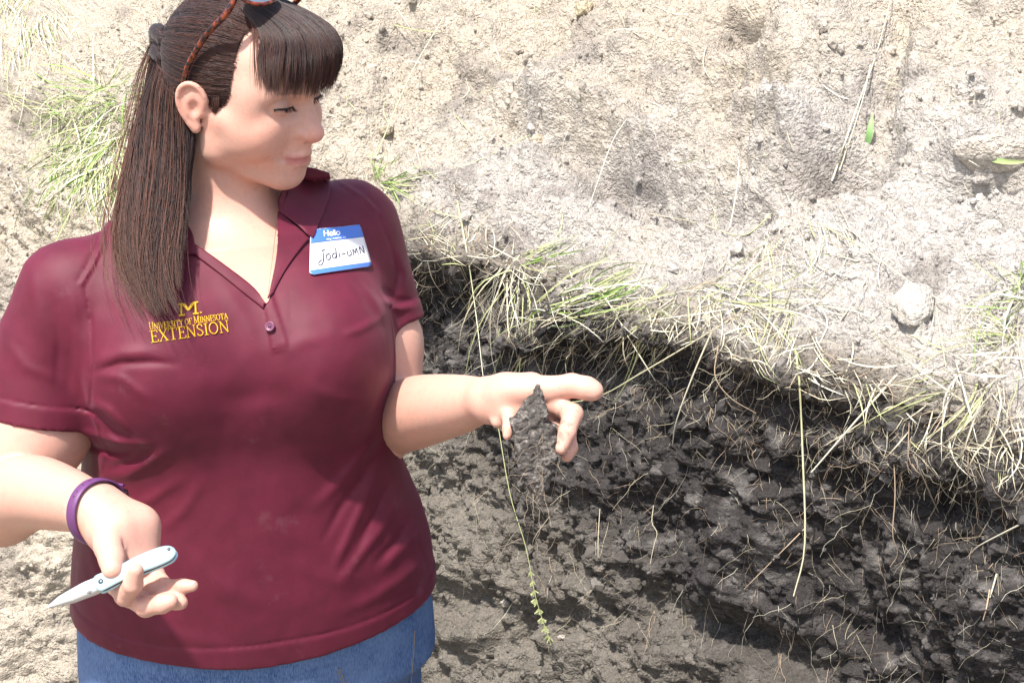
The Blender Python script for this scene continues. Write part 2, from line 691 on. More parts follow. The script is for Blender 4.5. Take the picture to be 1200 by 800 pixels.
ash = np.array([.165, .155, .148])
aw = smooth(-.05, .75, fbm(P1, 22, 5, .68, seed=75) + .55 * n3)[:, None] * .8
topsoil = black * (1 - aw) + ash * aw
topsoil *= (1 + .35 * n3)[:, None]
sub = np.array([.160, .146, .125])
sub2 = np.array([.115, .100, .086])
bw = smooth(-.1, .5, n2 + .4 * n3)[:, None]
subsoil = (sub * (1 - bw * .7) + sub2 * bw * .7) * (1 + .28 * n3)[:, None]
zrel = P1[:, 2] + .05 * n1 + .045 * n2 + .03 * n3
zb = np.interp(sflat, [-.3, .0, .5, .9, 1.4, SLEN + .5], [.86, .80, .72, .66, .60, .50])
sw = smooth(zb + .10, zb - .15, zrel)[:, None]
face = topsoil * (1 - sw) + subsoil * sw
rootmat = np.array([.20, .175, .145])
rw = (np.exp(-((tflat - .462) / .018) ** 2) * smooth(-.3, .3, n2 + .2))[:, None] * .8
cw = smooth(.458, .478, tflat + .014 * n2 + .008 * n3)[:, None] * smooth(.25, .6, wflat + .2 * n2)[:, None]
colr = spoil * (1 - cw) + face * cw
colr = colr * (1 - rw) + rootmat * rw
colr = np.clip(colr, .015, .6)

m_soil, t, b = mat('soil', rough=0.95, spec=0.15)
at_ = attr(t, 'tint')
nA = noise_node(t, 120, 7, 0.78)
nB = noise_node(t, 520, 4, 0.7)
sp = ramp(t, nA.outputs[0], [(.28, (.66, .64, .62)), (.48, (1, 1, 1)), (.70, (1.36, 1.35, 1.33))])
sp2 = ramp(t, nB.outputs[0], [(.30, (.72, .71, .70)), (.65, (1.16, 1.16, 1.15))])
c1 = mixc(t, 1.0, at_.outputs['Color'], sp.outputs[0], 'MULTIPLY')
c2 = mixc(t, 1.0, c1, sp2.outputs[0], 'MULTIPLY')
t.links.new(c2, b.inputs['Base Color'])
vz = nd(t, 'ShaderNodeTexVoronoi')
vz.feature = 'F1'
vz.inputs['Scale'].default_value = 150
vz.inputs['Detail'].default_value = 1.0
tcv = nd(t, 'ShaderNodeTexCoord')
nW = noise_node(t, 60, 2, .6)
vadd = nd(t, 'ShaderNodeVectorMath')
vadd.operation = 'MULTIPLY_ADD'
vadd.inputs[1].default_value = (.012, .012, .012)
t.links.new(nW.outputs['Color'], vadd.inputs[0])
t.links.new(tcv.outputs['Object'], vadd.inputs[2])
t.links.new(vadd.outputs[0], vz.inputs['Vector'])
ad = nd(t, 'ShaderNodeMath')
ad.operation = 'SUBTRACT'
t.links.new(nA.outputs[0], ad.inputs[0])
t.links.new(vz.outputs['Distance'], ad.inputs[1])
bump(t, b, ad.outputs[0], 0.85, 0.0065)

ix = np.arange(GS * GT).reshape(GS, GT)
Q = np.stack([ix[:-1, :-1].ravel(), ix[1:, :-1].ravel(), ix[1:, 1:].ravel(), ix[:-1, 1:].ravel()], 1)
if np.cross(P1[Q[0, 1]] - P1[Q[0, 0]], P1[Q[0, 2]] - P1[Q[0, 0]]) @ NO.reshape(-1, 3)[Q[0, 0]] < 0:
    Q = Q[:, ::-1]
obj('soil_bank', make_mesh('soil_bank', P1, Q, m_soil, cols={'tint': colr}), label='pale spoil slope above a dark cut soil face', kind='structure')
q2 = Q.reshape(GS - 1, GT - 1, 4)[::2, ::2]
ix2 = ix[::2, ::2]
Qc = np.stack([ix2[:-1, :-1].ravel(), ix2[1:, :-1].ravel(), ix2[1:, 1:].ravel(), ix2[:-1, 1:].ravel()], 1)
TBV = BVHTree.FromPolygons([tuple(v) for v in P1.tolist()], Qc.tolist())


def on_soil(px, py, lift=0.0):
    """point and normal of the soil seen at a photograph pixel"""
    dv = W(px, py, 1.0) - CAM
    loc, no, i, dist = TBV.ray_cast(Vector(CAM), Vector(nrm(dv)))
    if loc is None:
        return None, None
    no = np.array(no)
    if no @ dv > 0:
        no = -no
    return np.array(loc) + no * lift, no


# pit floor and the land round it, one sheet
gx = np.sign(np.linspace(-1, 1, 90)) * np.abs(np.linspace(-1, 1, 90)) ** 4 * 600
GX, GY = np.meshgrid(gx, gx + 1.0, indexing='ij')
gp = np.stack([GX.ravel(), GY.ravel(), -.03 + .015 * fbm(np.stack([GX.ravel(), GY.ravel(), 0 * GX.ravel()], 1), 2, 3, seed=9)], 1)
ix = np.arange(8100).reshape(90, 90)
Q = np.stack([ix[:-1, :-1].ravel(), ix[1:, :-1].ravel(), ix[1:, 1:].ravel(), ix[:-1, 1:].ravel()], 1)
obj('ground', make_mesh('ground', gp, Q, m_soil, cols={'tint': np.tile([.30, .255, .20], (8100, 1))}), kind='structure')

# ---- clods and crumbs
_t = (1 + 5 ** .5) / 2
ICV = np.array([(-1, _t, 0), (1, _t, 0), (-1, -_t, 0), (1, -_t, 0), (0, -1, _t), (0, 1, _t), (0, -1, -_t), (0, 1, -_t), (_t, 0, -1), (_t, 0, 1), (-_t, 0, -1), (-_t, 0, 1)], float)
ICV /= np.linalg.norm(ICV[0])
ICF = np.array([(0, 11, 5), (0, 5, 1), (0, 1, 7), (0, 7, 10), (0, 10, 11), (1, 5, 9), (5, 11, 4), (11, 10, 2), (10, 7, 6), (7, 1, 8), (3, 9, 4), (3, 4, 2), (3, 2, 6), (3, 6, 8), (3, 8, 9), (4, 9, 5), (2, 4, 11), (6, 2, 10), (8, 6, 7), (9, 8, 1)])


def subdiv(V, Fc):
    V = list(map(tuple, V))
    mid = {}

    def m(a, b):
        k = (min(a, b), max(a, b))
        if k not in mid:
            p = np.array(V[a]) + np.array(V[b])
            V.append(tuple(p / np.linalg.norm(p)))
            mid[k] = len(V) - 1
        return mid[k]
    o = []
    for a, b, c in Fc:
        ab, bc, ca = m(a, b), m(b, c), m(c, a)
        o += [(a, ab, ca), (b, bc, ab), (c, ca, bc), (ab, bc, ca)]
    return np.array(V), np.array(o)


I1 = subdiv(ICV, ICF)
I2 = subdiv(*I1)
I3 = subdiv(*I2)

# crumbs sit mostly where the spoil lies loose
samp = rng.integers(0, len(P1), 60000)
sc = P1[samp]
pxs, pys, ds_ = proj(sc)
ok = (pxs > -80) & (pxs < 1280) & (pys > -80) & (pys < 880) & (ds_ > .5)
den = (.25 + .75 * patchy[samp]) * np.where(cut[samp] > .5, .55, 1.0)
ok &= rng.random(len(samp)) < den
ok &= (rng.random(60000) < np.where(cut[samp] > .5, 1, .5))
samp = samp[ok][:16000]
NOf = NO.reshape(-1, 3)
k = len(samp)
sz = np.clip(.0017 * np.exp(rng.normal(.12, .62, k)), .0009, .0105)
me = bpy.data.meshes.new('soil_crumbs')
pts_ = P1[samp] + NOf[samp] * (sz * .30)[:, None]
me.vertices.add(k)
me.vertices.foreach_set('co', pts_.astype(np.float32).ravel())
for nm_, ar, ty, key in (('size', sz[:, None] * rng.uniform(.7, 1.25, (k, 3)), 'FLOAT_VECTOR', 'vector'), ('turn', rng.uniform(0, 6.28, (k, 3)), 'FLOAT_VECTOR', 'vector')):
    at2 = me.attributes.new(nm_, ty, 'POINT')
    at2.data.foreach_set(key, np.asarray(ar, np.float32).ravel())
cc4 = np.ones((k, 4), np.float32)
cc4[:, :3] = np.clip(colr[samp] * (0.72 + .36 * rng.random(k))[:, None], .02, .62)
at2 = me.attributes.new('tint', 'FLOAT_COLOR', 'POINT')
at2.data.foreach_set('color', cc4.ravel())
m_crumb, t, b = mat('soil_crumb', rough=0.95, spec=0.15)
ga = attr(t, 'tint')
ga.attribute_type = 'INSTANCER'
nz = noise_node(t, 6, 4, .7)
t.links.new(mixc(t, 1.0, ga.outputs['Color'], ramp(t, nz.outputs[0], [(.3, (.7, .7, .7)), (.7, (1.2, 1.2, 1.2))]).outputs[0], 'MULTIPLY'), b.inputs['Base Color'])
gt = bpy.data.node_groups.new('crumbs', 'GeometryNodeTree')
gt.interface.new_socket('Geometry', in_out='INPUT', socket_type='NodeSocketGeometry')
gt.interface.new_socket('Geometry', in_out='OUTPUT', socket_type='NodeSocketGeometry')
gi, go = gt.nodes.new('NodeGroupInput'), gt.nodes.new('NodeGroupOutput')
ico = gt.nodes.new('GeometryNodeMeshIcoSphere')
ico.inputs['Radius'].default_value = 1.0
ico.inputs['Subdivisions'].default_value = 2
tn = gt.nodes.new('ShaderNodeTexNoise')
tn.inputs['Scale'].default_value = 1.3
vm = gt.nodes.new('ShaderNodeVectorMath')
vm.operation = 'SUBTRACT'
vm.inputs[1].default_value = (.5, .5, .5)
vs_ = gt.nodes.new('ShaderNodeVectorMath')
vs_.operation = 'SCALE'
vs_.inputs['Scale'].default_value = 1.5
sp_ = gt.nodes.new('GeometryNodeSetPosition')
sm_ = gt.nodes.new('GeometryNodeSetMaterial')
sm_.inputs['Material'].default_value = m_crumb
mp_ = gt.nodes.new('GeometryNodeMeshToPoints')
ip = gt.nodes.new('GeometryNodeInstanceOnPoints')
a1, a2 = gt.nodes.new('GeometryNodeInputNamedAttribute'), gt.nodes.new('GeometryNodeInputNamedAttribute')
for a_, nm_ in ((a1, 'size'), (a2, 'turn')):
    a_.data_type = 'FLOAT_VECTOR'
    a_.inputs['Name'].default_value = nm_
er = gt.nodes.new('FunctionNodeEulerToRotation')
L_ = gt.links.new
L_(tn.outputs['Color'], vm.inputs[0])
L_(vm.outputs[0], vs_.inputs[0])
L_(ico.outputs['Mesh'], sp_.inputs['Geometry'])
L_(vs_.outputs[0], sp_.inputs['Offset'])
L_(sp_.outputs[0], sm_.inputs['Geometry'])
L_(gi.outputs[0], mp_.inputs['Mesh'])
L_(mp_.outputs[0], ip.inputs['Points'])
L_(sm_.outputs[0], ip.inputs['Instance'])
L_(a1.outputs['Attribute'], ip.inputs['Scale'])
L_(a2.outputs['Attribute'], er.inputs[0])
L_(er.outputs[0], ip.inputs['Rotation'])
L_(ip.outputs[0], go.inputs[0])
me.materials.append(m_crumb)
crumbs = obj('soil_crumbs', me, kind='stuff')
crumbs.modifiers.new('crumbs', 'NODES').node_group = gt


def clod(name, label, px, py, size, squash, colour, seed, rough_=.22, sink=.3, cat='clod', group=None, rot=0.0):
    """a lump of earth lying on the bank; size in photograph pixels across"""
    p, no = on_soil(px, py)
    r = size / 2 / FOC * proj(p)[2]
    a = nrm(np.cross(no, [0, 0, 1]))
    b_ = np.cross(a, no)
    a, b_ = a * math.cos(rot) + b_ * math.sin(rot), b_ * math.cos(rot) - a * math.sin(rot)
    V = I3[0]
    # facetted: cut by a few random planes, then roughened
    rr = np.random.default_rng(seed)
    rad = np.full(len(V), 1.0)
    for _ in range(11):
        n_ = nrm(rr.normal(size=3))
        dd = V @ n_
        rad = np.minimum(rad, np.where(dd > .05, rr.uniform(.62, .9) / np.maximum(dd, .05), 9))
    rad = rad * (1 + rough_ * fbm(V + seed, 1.7, 3, seed=seed) + .06 * fbm(V + seed, 7, 3, seed=seed + 1))
    Vl = V * rad[:, None] * np.array(squash)
    Vw = p + r * (Vl[:, :1] * a + Vl[:, 1:2] * b_ + Vl[:, 2:] * no) + no * r * squash[2] * (1 - 2 * sink) * .6
    cc = np.array(colour) * (1 + .15 * fbm(Vw, 90, 3, seed=seed))[:, None]
    return obj(name, make_mesh(name, Vw, I3[1], m_soil, cols={'tint': cc}), label=label, cat=cat, group=group)


PALE = (.47, .43, .37)
clod('soil_clod', 'large pale block of dry soil lying just above the straw fringe', 1068, 356, 84, (.62, 1.0, .34), (.46, .43, .385), 3, .10, .25, rot=.35)
clod('soil_clod', 'rounded pale clod beside the straw at the right edge', 1160, 433, 40, (1, .62, .55), PALE, 4)
clod('soil_clod', 'yellowish rounded clod at the top edge of the spoil slope', 687, 13, 34, (1, .75, .6), (.46, .39, .27), 5)
clod('soil_clod', 'broad pale block half buried high on the slope at the right', 1158, 182, 92, (1, .55, .30), (.47, .43, .375), 6, .15, .85)
clod('soil_clod', 'small tan clod on the slope beneath the brown overhang', 632, 166, 24, (1, .7, .6), (.42, .36, .28), 7)
clod('soil_clod', 'grey clod on the gravelly spoil between two dark hollows', 1150, 210, 22, (1, .6, .6), (.40, .37, .34), 8)
clod('soil_clod', 'dark pebble sized clod perched on the pale spoil crest', 965, 38, 12, (1, .9, .8), (.17, .15, .13), 9)
clod('soil_clod', 'brown clod beside the grass tuft near her sleeve', 453, 154, 18, (1, .8, .7), (.34, .29, .22), 10)
clod('soil_clod', 'small whitish crumb low on the brown subsoil', 593, 706, 15, (1, .8, .7), (.42, .39, .34), 11)
clod('soil_clod', 'pale flat flake low on the brown subsoil', 658, 746, 13, (1, .55, .4), (.50, .46, .41), 12)
clod('soil_clod', 'grey rounded nub sticking out of the dark face', 1038, 558, 18, (1, 1, .9), (.13, .125, .12), 13)
clod('soil_clod', 'knobbly grey nub beneath a hanging root in the subsoil', 703, 665, 16, (1, 1, .9), (.17, .15, .13), 14)
# ------------------------------------------------------------------ the woman: skin
HO = W(283.0, 115.8, 1.876)                    # middle of the head, between the ears
_th, _ph, _ro, HS = math.radians(62), math.radians(12.8), math.radians(3.5), 0.00092
_f = np.array([math.sin(_th) * math.cos(_ph), -math.cos(_th) * math.cos(_ph), -math.sin(_ph)])
_l = np.array([math.cos(_th), math.sin(_th), 0])
_u = np.array([math.sin(_ph) * math.sin(_th), -math.sin(_ph) * math.cos(_th), math.cos(_ph)])
HL = math.cos(_ro) * _l + math.sin(_ro) * _u   # her left
HF = _f                                        # where she faces
HU = math.cos(_ro) * _u - math.sin(_ro) * _l   # up
HAX = np.stack([HL, HF, HU])


def hd(x, y, z):
    return HO + HS * (x * HL + y * HF + z * HU)


def hell(x, y, z, rx, ry, rz, tilt=0.0, yaw=0.0):
    """ellipsoid in the head's frame (mm); tilt about her left axis, yaw about up"""
    A = np.eye(3)
    ct, st = math.cos(tilt), math.sin(tilt)
    A = np.array([[1, 0, 0], [0, ct, st], [0, -st, ct]]) @ A
    cy, sy = math.cos(yaw), math.sin(yaw)
    A = A @ np.array([[cy, sy, 0], [-sy, cy, 0], [0, 0, 1]])
    return ell(hd(x, y, z), np.array([rx, ry, rz]) * HS, A @ HAX)


def hcone(a, b, ra, rb):
    return cone(hd(*a), hd(*b), ra * HS, rb * HS)


def hchain(pts, rads):
    return [hcone(pts[i], pts[i + 1], rads[i], rads[i + 1]) for i in range(len(pts) - 1)]


def hball(x, y, z, r):
    return ball(hd(x, y, z), r * HS)


mm = 0.001
PSI = math.radians(20)
TL = np.array([math.cos(PSI), math.sin(PSI), 0])
TF = np.array([math.sin(PSI), -math.cos(PSI), 0])
AX0 = W(280, 300, 1.95)

LEV = [(262, 150, 405, .085), (300, 112, 430, .112), (340, 106, 446, .128), (400, 106, 454, .140), (450, 104, 457, .150), (500, 106, 459, .156),
       (540, 104, 468, .158), (580, 100, 483, .160), (620, 96, 497, .162), (660, 94, 504, .162), (700, 96, 507, .160), (760, 100, 511, .150), (830, 104, 512, .15)]


def _axis_d(py):
    k = -(py - 400.0) / FOC
    return AX0[1] / (FWD[1] + k * UPV[1])


_lv = []
for py, xl, xr, B_ in LEV:
    d_ = _axis_d(py)
    c_ = W((xl + xr) / 2, py, d_)
    hw = (xr - xl) / 2 / FOC * d_
    A_ = math.sqrt(max(hw * hw - (B_ * math.sin(PSI)) ** 2, 1e-4)) / math.cos(PSI)
    _lv.append((c_[2], c_[0], c_[1], A_, B_))
_lv = np.array(sorted(_lv))


def loft(off=0.0, zmin=None, zmax=None, lev=None, top_round=0.05):
    lv = _lv if lev is None else lev
    z0 = lv[0, 0] if zmin is None else zmin
    z1 = lv[-1, 0] if zmax is None else zmax
    zs = np.linspace(lv[0, 0], lv[-1, 0], 200)
    # smooth the interpolated sections
    tab = []
    for k in range(1, 5):
        y = np.interp(zs, lv[:, 0], lv[:, k])
        for _ in range(40):
            y[1:-1] = 0.5 * y[1:-1] + 0.25 * (y[:-2] + y[2:])
        tab.append(y)

    def ev(P):
        z = P[:, 2]
        cx, cy, A, B = [np.interp(z, zs, t) for t in tab]
        A = A - off
        B = B - off
        rx, ry = P[:, 0] - cx, P[:, 1] - cy
        u = rx * TL[0] + ry * TL[1]
        v = rx * TF[0] + ry * TF[1]
        pu, pv = np.abs(u) / A, np.abs(v) / B
        n = 2.25
        q = (pu ** n + pv ** n + 1e-9)
        s_ = q ** (1 / n)
        gr = q ** (1 / n - 1) * np.sqrt((pu ** (n - 1) / A) ** 2 + (pv ** (n - 1) / B) ** 2) + 1e-6
        d = (s_ - 1) / np.maximum(gr, 1.0)
        d = np.maximum(d, -0.11)
        dz = np.maximum(z - z1 + off, z0 - z + off)
        return np.maximum(d, dz)
    c = np.array([np.mean(tab[0]), np.mean(tab[1]), (z0 + z1) / 2])
    return fn(c, math.hypot((z1 - z0) / 2, 0.30), ev)


NB = W(272, 250, 1.945)                        # base of the neck
SR = W(84, 340, 1.875)                          # right shoulder joint (left in the photograph)
SL = W(410, 270, 2.01)
BR = W(198, 428, 1.87)
BL = W(370, 412, 1.90)


def add_torso(F, off, zmin=None):
    F.add(loft(off, zmin), 0.0)
    F.add(ell(BR, np.array([.088, .080, .084]) - off, np.stack([TL, TF, [0, 0, 1]])), 0.07)
    F.add(ell(BL, np.array([.074, .080, .082]) - off, np.stack([TL, TF, [0, 0, 1]])), 0.07)
    F.add(cone(NB + [0, 0, -.035], SR + [0, 0, -.002], .062 - off, .050 - off), 0.05)
    F.add(cone(NB + [0, 0, -.035], SL + [0, 0, -.004], .064 - off, .055 - off), 0.05)
    F.add(cone(NB + [0, 0, -.02] , NB + TF * .045 + [0, 0, -.10], .060 - off, .075 - off), 0.06)


def limb(pts, rads, n):
    pts = bez(pts, n)
    x = np.linspace(0, 1, len(rads))
    r = np.interp(np.linspace(0, 1, n), x, rads)
    for _ in range(6):
        r[1:-1] = .5 * r[1:-1] + .25 * (r[:-2] + r[2:])
    return one(chain(pts, r))


def finger(pts, rads):
    """finger with thicker joints and slimmer bones between them"""
    P_, R_ = [pts[0]], [rads[0]]
    for i in range(1, len(pts)):
        P_ += [.5 * (pts[i - 1] + pts[i]), pts[i]]
        R_ += [.5 * (rads[i - 1] + rads[i]) * .93, rads[i] * (1.04 if i < len(pts) - 1 else 1.0)]
    return chain(P_, R_)


def build_skin_field():
    F = Field()
    add_torso(F, 0.011, 0.86)
    # neck
    F.add(cone(hd(2, -16, -40), NB + [0, 0, 0.0], .0485, .055), 0.02)
    F.add(cone(NB + TL * .012 + TF * .035 + [0, 0, -.045], NB + TL * .085 + TF * .05 + [0, 0, -.03], .009, .006), 0.02)
    F.add(cone(NB - TL * .012 + TF * .035 + [0, 0, -.045], NB - TL * .085 + TF * .05 + [0, 0, -.03], .009, .006), 0.02)
    # upper arms and forearms
    F.add(chain([SR + [0, 0, -.01], W(54, 430, 1.895), W(40, 510, 1.90), W(2, 590, 1.89)], [.044, .050, .051, .047]), 0.03)
    F.add(limb([W(0, 592, 1.885), W(36, 577, 1.79), W(80, 586, 1.70), W(106, 596, 1.64)], [.046, .0405, .031, .0245], 28), 0.003)
    F.add(chain([SL + [0, 0, -.01], W(447, 400, 2.03), W(460, 492, 2.03)], [.042, .043, .041]), 0.03)
    F.add(limb([W(462, 493, 2.03), W(492, 482, 1.955), W(535, 474, 1.865), W(572, 467, 1.80)], [.041, .0425, .0335, .0215], 28), 0.003)
    # skull and face
    F.add(hell(0, -8, 46, 71, 90, 78), 0.0)
    F.add(hell(0, 36, -2, 58, 58, 70), 12 * mm)
    F.add(hell(0, 40, 55, 60, 55, 48), 12 * mm)
    for s in (-1, 1):
        F.add(hcone((s * 49, 8, -50), (s * 15, 74, -72), 13, 13), 18 * mm)
        F.add(hcone((s * 58, 0, -8), (s * 50, 8, -48), 12, 14), 18 * mm)
        F.add(hell(s * 40, 54, -20, 25, 30, 27), 18 * mm)
        F.add(hell(s * 48, 28, -24, 16, 28, 26), 18 * mm)
        F.add(hcone((s * 57, 22, -4), (s * 43, 62, -4), 10, 15), 18 * mm)
        F.add(hell(s * 54, 48, 26, 14, 20, 24), 14 * mm)
        F.add(hcone((s * 10, 90, 37), (s * 44, 72, 37), 8, 8), 12 * mm)
    F.add(hell(0, 76, -73, 19, 17, 15), 12 * mm)
    F.add(hell(0, 42, -69, 33, 38, 14, tilt=0.12), 18 * mm)
    for s in (-1, 1):
        F.sub(hell(s * 32, 98, 23, 19, 19, 11), 14 * mm)
    # nose
    F.add(hcone((0, 84, 32), (0, 107, -4), 7.5, 8.5), 9 * mm)
    F.add(hcone((0, 74, 22), (0, 92, -12), 10, 15), 12 * mm)
    F.add(hball(0, 109.5, -8, 10.3), 5 * mm)
    for s in (-1, 1):
        F.add(hell(s * 11.5, 99, -13, 7.0, 9, 7), 4 * mm)
    F.add(hcone((0, 108, -14), (0, 98, -22), 5, 5), 5 * mm)
    # mouth
    F.add(hell(0, 72, -44, 32, 26, 27), 14 * mm)
    F.add(hcone((0, 98, -25), (0, 99, -36), 4, 5), 6 * mm)
    for s in (-1, 1):
        F.add(hchain([(0, 98.2, -38.5), (s * 6, 98.6, -37.5), (s * 15, 94, -40), (s * 25, 84.5, -43.2)], [4.2, 4.4, 3.6, 1.6]), 2.5 * mm)
        F.add(hchain([(0, 97.2, -48.8), (s * 10, 95.5, -48.4), (s * 24, 84.5, -44.0)], [5.4, 5.0, 1.6]), 2.5 * mm)
    for s in (-1, 1):
        F.sub(hchain([(0, 104.5, -43.2), (s * 9, 102, -43.2), (s * 18, 95.4, -43.2), (s * 27, 86.5, -42.5)], [1.5, 1.5, 1.4, 1.5]), 2.2 * mm)
        F.sub(hchain([(s * 17, 101, -16), (s * 26, 95, -30), (s * 32, 88.5, -42)], [3.0, 3.4, 2.6]), 8 * mm)
        F.sub(hell(s * 5.8, 105, -20, 3.0, 5.5, 4.5), 2 * mm)
        # eyelids: an upper lid lowered over the ball and a lower lid
        F.add(hball(s * 31, 71.5, 22, 15.0), 2.5 * mm)
        F.sub(hchain([(s * 17, 86.5, 20.6), (s * 24, 89.3, 19.0), (s * 31, 89.9, 18.4), (s * 38, 87.6, 18.8), (s * 45, 80.5, 20.2)],
                     [0.8, 2.5, 3.3, 3.1, 1.1]), 0.6 * mm)
        F.sub(hchain([(s * 17, 88, 25), (s * 24, 90.0, 30), (s * 33, 88.6, 32), (s * 43, 82, 28.5), (s * 49, 76.5, 23.5)], [.8, 1.1, 1.1, 1.1, .8]), 2.2 * mm)
        F.sub(hchain([(s * 18, 89, 14), (s * 30, 89, 8.5), (s * 42, 83, 10.5)], [1.0, 1.3, 1.0]), 5 * mm)
    # ears
    for s in (-1, 1):
        E = lambda x, y, z: (s * (x), y, z)
        F.add(hell(s * 76, -13, 6, 5.0, 17, 25, tilt=-0.22), 5 * mm)
        F.add(hell(s * 79, -17, 10, 4.0, 13, 20, tilt=-0.22, yaw=s * 0.3), 4 * mm)
        F.add(limb([hd(*E(70, 3, 4)), hd(*E(75, 4, 18)), hd(*E(79, -4, 29)), hd(*E(83, -16, 32)), hd(*E(86, -26, 24)), hd(*E(86, -28, 10)), hd(*E(83, -23, -5)), hd(*E(78, -14, -18))],
                   np.array([2.6, 3.0, 3.3, 3.5, 3.5, 3.3, 3.2, 3.6]) * HS, 26), 3 * mm)
        F.add(hell(s * 75, -8, -20, 4.5, 8, 9), 4 * mm)
        F.sub(hell(s * 84, -7, 3, 7.0, 8.5, 11, tilt=-0.2), 2.5 * mm)
        F.add(limb([hd(*E(79, -11, 20)), hd(*E(81.5, -17, 9)), hd(*E(80.5, -15, -4)), hd(*E(77, -8, -11))], np.array([2.0, 2.5, 2.6, 2.8]) * HS, 12), 2.5 * mm)
        F.add(hell(s * 71, 2, -1, 4.5, 4, 6), 3 * mm)
    # right hand (left in the photograph), palm up round the knife
    F.add(chain([W(106, 596, 1.64), W(136, 622, 1.628), W(150, 655, 1.625)], [.0245, .0260, .0200]), 0.008)
    F.add(chain([W(120, 594, 1.650), W(162, 617, 1.640), W(170, 652, 1.635)], [.0215, .0190, .0150]), 0.012)
    F.add(chain([W(124, 606, 1.625), W(128, 640, 1.603), W(131, 655, 1.594), W(131.5, 667, 1.586)], [.0170, .0140, .0118, .0098]), 0.004)
    F.add(finger([W(140, 640, 1.625), W(137, 684, 1.618), W(147, 697, 1.598), W(156, 684, 1.578), W(159.5, 668, 1.570)],
                [.0150, .0105, .0100, .0088, .0072]), 0.003)
    F.add(finger([W(154, 655, 1.632), W(153, 698, 1.622), W(171, 710, 1.600), W(190, 707, 1.590), W(200, 704, 1.588)],
                [.0150, .0105, .0098, .0088, .0074]), 0.003)
    F.add(finger([W(164, 652, 1.640), W(172, 686, 1.628), W(190, 699, 1.612), W(206, 704, 1.604), W(212, 705.5, 1.603)],
                [.0140, .0095, .0088, .0080, .0068]), 0.0025)
    F.add(finger([W(172, 646, 1.640), W(182, 674, 1.634), W(195, 688, 1.618), W(214, 686.5, 1.606), W(226, 686, 1.602)],
                [.0130, .0090, .0078, .0070, .0055]), 0.0025)
    # left hand (middle of the photograph), palm to the camera
    F.add(chain([W(572, 467, 1.80), W(592, 462, 1.785), W(622, 458, 1.780)], [.0225, .0215, .0200]), 0.008)
    F.add(chain([W(575, 478, 1.797), W(597, 482, 1.785), W(632, 484, 1.782)], [.0150, .0165, .0190]), 0.012)
    F.add(finger([W(600, 457, 1.772), W(640, 457, 1.765), W(670, 451.5, 1.757), W(688, 455, 1.752), W(697, 458.5, 1.750)],
                [.0150, .0135, .0112, .0108, .0088]), 0.006)
    F.add(finger([W(628, 470, 1.775), W(652, 474, 1.766), W(671, 485, 1.752), W(664, 507, 1.738), W(657.5, 525, 1.733)],
                [.0150, .0105, .0105, .0092, .0070]), 0.003)
    F.add(finger([W(625, 480, 1.782), W(648, 490, 1.782), W(664, 506, 1.768), W(667, 524, 1.756), W(664, 534, 1.752)],
                [.0150, .0105, .0095, .0086, .0066]), 0.003)
    F.add(finger([W(618, 486, 1.785), W(634, 500, 1.786), W(642, 518, 1.772), W(636, 532, 1.758), W(630, 538, 1.752)],
                [.0140, .0100, .0090, .0080, .0065]), 0.003)
    F.add(chain([W(592, 474, 1.782), W(597, 490, 1.762), W(596, 502, 1.750), W(594.5, 510, 1.748)], [.0105, .0075, .0064, .0052]), 0.003)
    F.add(chain([W(588, 482, 1.785), W(583, 494, 1.777)], [.010, .0070]), 0.004)
    # crease of the palm
    F.sub(chain([W(142, 612, 1.601), W(146, 630, 1.600), W(142, 648, 1.602)], [.0011, .0014, .0010]), 0.003)
    return F


VOX = 0.0019
_lo = np.array([-0.66, 1.28, 0.84])
_hi = np.array([0.14, 2.10, 1.74])
SKF = build_skin_field()
V, Q = mesh_field(SKF, _lo, _hi, VOX)
px_, py_, d_ = proj(V)
arm_ = ((px_ < 96) & (py_ > 480)) | ((px_ > 440) & (px_ < 566) & (py_ > 330))
V = soften(V, Q, arm_ * np.where(px_ > 300, smooth(568, 548, px_), smooth(100, 84, px_)), 14)
V = soften(V, Q, ((py_ > 232) & (py_ < 420) & (px_ > 190) & (px_ < 360)).astype(float), 4)
hid = (V[:, 2] < 1.27) & (loft(0.0, 0.80).ev(V) < 0.004) & (poly_sd(px_, py_, [(190, 180), (360, 180), (360, 400), (190, 400)]) > 0)
V, Q = cluster(V, Q, hid, 0.012)


